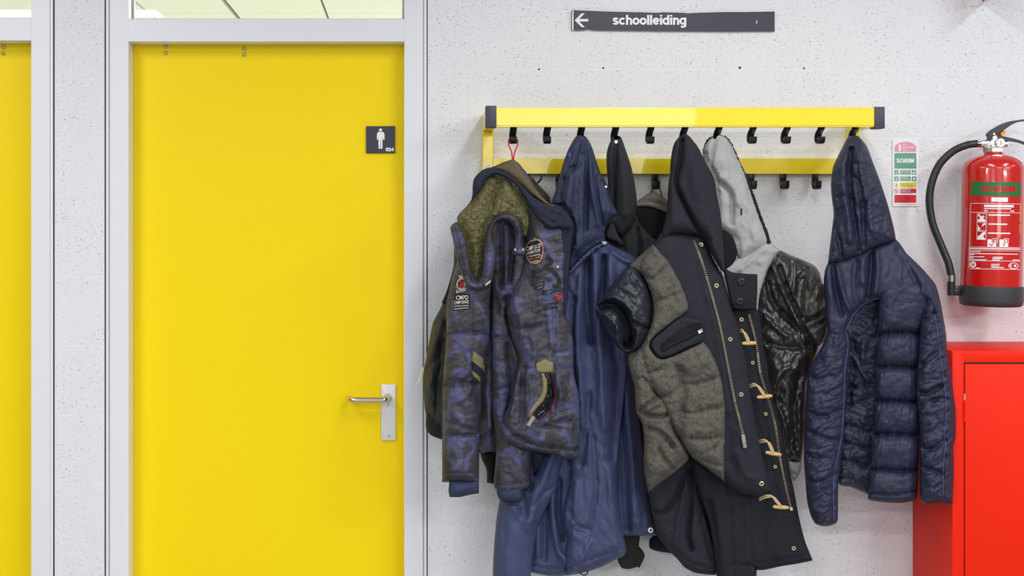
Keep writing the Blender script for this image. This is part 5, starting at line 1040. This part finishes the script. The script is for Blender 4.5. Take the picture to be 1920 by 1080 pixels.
for (cx_, cy_, x0, y0, x1, y1, x2, y2) in ((1386, 622, 1395, 624, 1391, 644, 1418, 643), (1403, 726, 1420, 724, 1419, 745, 1448, 742), (1422, 829, 1440, 830, 1435, 848, 1465, 853), (1424, 936, 1448, 932, 1449, 950, 1479, 952)):
    mx, my = (x1*.45+x2*.55), (y1*.45+y2*.55)
    q = lambda x, y, e: P(x, y, .285+e)
    for o_ in (-2.0, 2.0):
        MB().tube(curve([q(cx_, cy_+o_, -.018), q((cx_+x0)/2, (cy_+y0)/2-3+o_, .0), q(x0+o_*.6, y0-1+o_*.4, .008), q((x0+mx)/2+o_*.9, (y0+my)/2-1, .008), q(mx-3+o_*.7, my-3, .008), q(mx-3, my+3, .004)]), .0024, 8).make('toggle_cord', M['cord'], F, True)
    pts = [q(x1+(x2-x1)*t, y1+(y2-y1)*t, .004) for t in (0, .04, .2, .42, .5, .58, .8, .96, 1)]
    MB().tube(pts, [.0024, .0036, .005, .0054, .0046, .0054, .005, .0036, .0022], 14).make('toggle', M['wood'], F, True, 60)

# ---------------------------------------------------------------- H  navy padded jacket
Hh = thing('padded_jacket', 'shiny dark navy padded jacket on the right end hook, next to the red cabinet', 'jacket', P(1600, 262, .18), 'coats hanging on the rack')
_, HHr = cloth('left_front_inner', Hh, M['puff'], [(1575, 600), (1600, 560), (1630, 535), (1665, 530), (1665, 700), (1650, 880), (1640, 927), (1628, 927), (1612, 920), (1594, 913), (1574, 909), (1570, 893), (1572, 800)], d=.20, thick=.035, r=20, step=2.8,
      folds=[('s', [(1574, 794), (1600, 800), (1630, 812)], 6, -.014), ('s', [(1574, 826), (1600, 834), (1630, 842)], 6, -.014), ('s', [(1572, 858), (1600, 866), (1630, 876)], 6, -.014), ('s', [(1572, 894), (1600, 900), (1630, 916)], 3, -.008), ('g', [(1597, 664), (1612, 690), (1628, 716)], 3, .010), ('s', [(1590, 730), (1612, 722), (1630, 722)], 6, -.012), ('g', [(1600, 640), (1598, 700), (1590, 760)], 6, -.012), ('s', [(1586, 764), (1630, 748)], 6, -.012), ('g', [(1620, 640), (1616, 680)], 5, .010)], nz=[(.006, 24, 14, 20), (-.006, 30, 16, 15, 1)])
_, HHf = cloth('quilted_panel', Hh, M['puff'], [(1645, 530), (1690, 520), (1738, 525), (1745, 570), (1728, 620), (1724, 700), (1724, 800), (1722, 900), (1718, 936), (1711, 939), (1691, 943), (1656, 942), (1636, 939), (1628, 936), (1628, 924), (1630, 880), (1634, 830), (1638, 796), (1641, 707), (1644, 633), (1646, 580)],
      d=[(550, .255), (750, .255), (940, .245)], thick=.04, r=26, step=2.2, folds=[('s', [(1640, 632), (1665, 625), (1700, 624), (1730, 627)], 9, -.030), ('s', [(1640, 689), (1670, 688), (1728, 690)], 9, -.030), ('s', [(1638, 751), (1670, 752), (1726, 754)], 9, -.030), ('s', [(1634, 814), (1670, 814), (1726, 816)], 9, -.030), ('s', [(1628, 880), (1660, 881), (1690, 883), (1724, 880)], 8, -.028), ('s', [(1628, 924), (1660, 927), (1690, 927), (1722, 918)], 3.5, -.012)], nz=[(.003, 34, 30, 10), (-.002, 26, 24, 35, 1)])
_, HHb = cloth('yoke', Hh, M['puff'], [(1546, 512), (1554, 492), (1580, 484), (1624, 468), (1660, 452), (1680, 449), (1700, 475), (1724, 498), (1743, 519), (1754, 534), (1763, 565), (1766, 590), (1752, 590), (1740, 572), (1728, 561), (1697, 556), (1656, 558), (1623, 568), (1603, 586), (1585, 622), (1570, 640), (1552, 620), (1546, 560)],
      d=[(450, .240), (530, .262), (640, .272)], thick=.032, r=16, step=2.8, folds=[('g', [(1634, 478), (1632, 520), (1626, 560)], 5, -.014), ('g', [(1644, 474), (1646, 510), (1642, 548)], 6, .010), ('g', [(1570, 500), (1578, 540), (1592, 580)], 5, .010), ('g', [(1562, 500), (1566, 540), (1578, 590)], 5, -.012), ('g', [(1604, 490), (1600, 530), (1606, 568)], 6, -.008), ('g', [(1684, 470), (1704, 500), (1722, 540)], 6, -.008), ('g', [(1618, 486), (1618, 530)], 6, .006), ('s', [(1586, 614), (1604, 580), (1624, 562), (1657, 552), (1697, 550), (1728, 555), (1746, 570)], 2, -.003)], nz=[(.005, 20, 60, -5), (.0012, 9, 12, 20)])
slv = dict(nz=[(.005, 34, 16, -24), (-.006, 40, 16, -26, 1), (-.0025, 22, 8, -34, 1)])
_, HHs = cloth('sleeve', Hh, M['puff'], [(1546, 514), (1556, 500), (1566, 540), (1580, 590), (1590, 625), (1593, 650), (1590, 695), (1587, 752), (1582, 820), (1576, 870), (1572, 905), (1571, 973), (1568, 981), (1556, 986), (1543, 987), (1529, 982), (1520, 967), (1513, 938), (1510, 902), (1507, 860), (1508, 820), (1512, 731), (1516, 693), (1528, 672), (1544, 642), (1552, 618), (1553, 580), (1545, 540)],
      d=[(500, .235), (640, .27), (985, .265)], thick=.05, r=34, step=2.3, folds=[('s', [(1586, 625), (1590, 650), (1584, 693), (1583, 752), (1578, 820), (1564, 900), (1564, 985)], 2, -.004), ('g', [(1514, 700), (1530, 712), (1560, 706)], 6, -.008), ('g', [(1512, 770), (1540, 782), (1575, 770)], 5, -.009), ('g', [(1510, 850), (1535, 862), (1570, 850)], 5, -.008), ('g', [(1512, 806), (1548, 822), (1576, 826)], 4, -.008), ('s', [(1520, 974), (1545, 980), (1571, 974)], 2, -.004), ('g', [(1513, 900), (1540, 905), (1566, 888)], 4, -.007), ('g', [(1554, 590), (1566, 606), (1580, 610)], 4, -.006)], **slv)
_, HHs2 = cloth('sleeve', Hh, M['puff'], [(1740, 530), (1750, 530), (1754, 534), (1763, 565), (1770, 601), (1774, 627), (1777, 666), (1783, 693), (1788, 737), (1792, 767), (1792, 820), (1788, 836), (1789, 879), (1786, 944), (1771, 943), (1754, 943), (1736, 944), (1726, 937), (1724, 902), (1724, 819), (1722, 781), (1717, 731), (1720, 690), (1724, 619), (1728, 580)],
      d=[(530, .25), (700, .275), (945, .27)], thick=.045, r=30, step=2.2, folds=[('s', [(1746, 574), (1755, 598), (1764, 666), (1772, 722), (1775, 767), (1772, 820), (1774, 834), (1769, 884), (1771, 943)], 2.2, -.005), ('g', [(1722, 600), (1740, 598), (1752, 586)], 4, -.008), ('g', [(1722, 690), (1742, 672), (1758, 660)], 5, -.012), ('g', [(1720, 734), (1740, 738), (1766, 724)], 5, -.012), ('g', [(1722, 762), (1744, 752), (1768, 748)], 5, -.009), ('g', [(1724, 838), (1748, 842), (1770, 826)], 5, -.010), ('g', [(1726, 876), (1750, 882), (1766, 890)], 4, -.008), ('s', [(1728, 934), (1750, 934), (1786, 938)], 2, -.004)], **slv)
for pts, Hx in (([(1585, 621), (1594, 602), (1603, 586), (1623, 568), (1656, 557.5), (1697, 555.5), (1727, 560.5), (1745, 572)], HHb), ([(1586, 622), (1590, 648), (1584, 693), (1582, 752), (1577, 820), (1563, 900), (1564, 980)], HHs), ([(1745, 572), (1754, 598), (1763, 666), (1771, 722), (1774, 767), (1771, 820), (1773, 834), (1768, 884), (1770, 941)], HHs2)):
    cordline('piping', Hx, pts, .0013, M['pipe'], Hh, .0018, 6, 10)
_, HHh = cloth('hood', Hh, M['puff'], [(1590, 257), (1603, 253.5), (1611, 257), (1625, 274), (1637, 305), (1650, 339), (1665, 385), (1676, 427), (1680, 450), (1666, 456), (1650, 461), (1624, 473), (1604, 483), (1585, 490), (1568, 494), (1552, 495.5), (1556, 460), (1561, 421), (1563, 400), (1559, 367), (1558, 344), (1562, 313), (1573, 289), (1583, 269)],
      d=[(253, .205), (300, .235), (495, .262)], thick=.048, r=32, step=2.6, folds=[('g', [(1596, 280), (1592, 320), (1597, 380), (1606, 440), (1612, 470)], 5, -.018), ('g', [(1586, 290), (1580, 340), (1590, 400), (1594, 450)], 7, .010), ('g', [(1612, 290), (1622, 360), (1636, 430)], 9, .010), ('g', [(1622, 380), (1618, 410), (1620, 460)], 5, -.012), ('g', [(1563, 420), (1574, 460), (1580, 488)], 5, -.012), ('g', [(1572, 372), (1582, 368), (1596, 376)], 4, -.006), ('g', [(1600, 330), (1612, 350), (1616, 390)], 5, -.006), ('s', [(1606, 310), (1626, 308), (1640, 320)], 2, -.003), ('s', [(1618, 290), (1630, 340), (1650, 410), (1660, 450)], 2, -.003)],
      nz=[(.003, 14, 24, -25), (-.003, 20, 12, -30, 1), (.005, 16, 60, 5)])

# ================================================================== the coats press on each other
def world_mesh(root):
    out = []
    for o in root.children_recursive:
        if o.type != 'MESH': continue
        n = len(o.data.vertices); a = np.empty(n*3); o.data.vertices.foreach_get('co', a)
        a = a.reshape(-1, 3)+np.array(root.location); out.append((o, a))
    return out
CELL = 3.0
def cells(a, root):
    dep = -a[:, 1]; s = (D-dep)/D
    px = CX+(a[:, 0]-XC)/(PXM*s); py = CY-(a[:, 2]-ZC)/(PXM*s)
    return np.clip((px/CELL).astype(int), 0, 700), np.clip((py/CELL).astype(int), 0, 420), dep
def redepth(a, old, new):
    """slide points along their line of sight so that outlines keep their place"""
    k = ((D-new)/(D-old))[:, None]; c0 = np.array([[XC, -D, ZC]])
    return c0+(a-c0)*k
def press(front, behind, gap=.002):
    g = np.full((701, 421), 9.0)
    for o, a in world_mesh(front):
        if o.name.startswith('back_hem'): continue
        i, j, dep = cells(a, front); np.minimum.at(g, (i, j), dep)
    for _ in range(2):
        h = g.copy()
        for dx in (-1, 0, 1):
            for dy in (-1, 0, 1): h = np.minimum(h, np.roll(np.roll(g, dx, 0), dy, 1))
        g = h
    for o, a in world_mesh(behind):
        i, j, dep = cells(a, behind); lim = g[i, j]-gap
        new = np.where(dep > lim, lim, dep)
        if (new < dep).any():
            a = redepth(a, dep, np.minimum(new, dep)); a -= np.array(behind.location)
            o.data.vertices.foreach_set('co', a.ravel()); o.data.update()
for f_, b_ in ((A, Cc), (A, B), (F, Cc), (F, Dd), (F, E), (F, G), (Hh, G), (Cc, Dd), (Cc, B), (Dd, E), (G, E)): press(f_, b_)

def lift(front_of, coats, gap=.002):
    """cloth hangs in front of the hooks instead of through them"""
    g = np.full((701, 421), -9.0)
    for o, a in world_mesh(front_of):
        if not o.name.startswith(('hook', 'lower_bar')): continue
        rr = np.array([o.data.vertices[e].co[:] for ed in o.data.edges for e in ed.vertices]).reshape(-1, 2, 3)+np.array(front_of.location)
        for t in np.linspace(0, 1, 40 if 'bar' in o.name else 5):
            q = rr[:, 0]*(1-t)+rr[:, 1]*t
            i, j, dep = cells(q, front_of); np.maximum.at(g, (i, j), dep)
    if True:
        h = g.copy()
        for dx in (-1, 0, 1):
            for dy in (-1, 0, 1): h = np.maximum(h, np.roll(np.roll(g, dx, 0), dy, 1))
        g = h
    for c_ in coats:
        for o, a in world_mesh(c_):
            if o.name.startswith('hanger_loop'): continue
            i, j, dep = cells(a, c_); lim = g[i, j]+gap
            new = np.maximum(dep, lim)
            if (new > dep).any():
                a = redepth(a, dep, new); a -= np.array(c_.location)
                o.data.vertices.foreach_set('co', a.ravel()); o.data.update()
lift(rack, (A, B, Cc, Dd, E, F, Hh)); lift(rack, (G,), .006)

x0_ = P(1785.5, 0, .262).x; z1_ = P(0, 658, .262).z
for o, a in world_mesh(Hh):
    m = (a[:, 0] > x0_-.006) & (a[:, 2] < z1_+.006) & (-a[:, 1] < .2655)
    if m.any():
        a = a.copy(); a[m, 1] = -.2655; a -= np.array(Hh.location); o.data.vertices.foreach_set('co', a.ravel()); o.data.update()
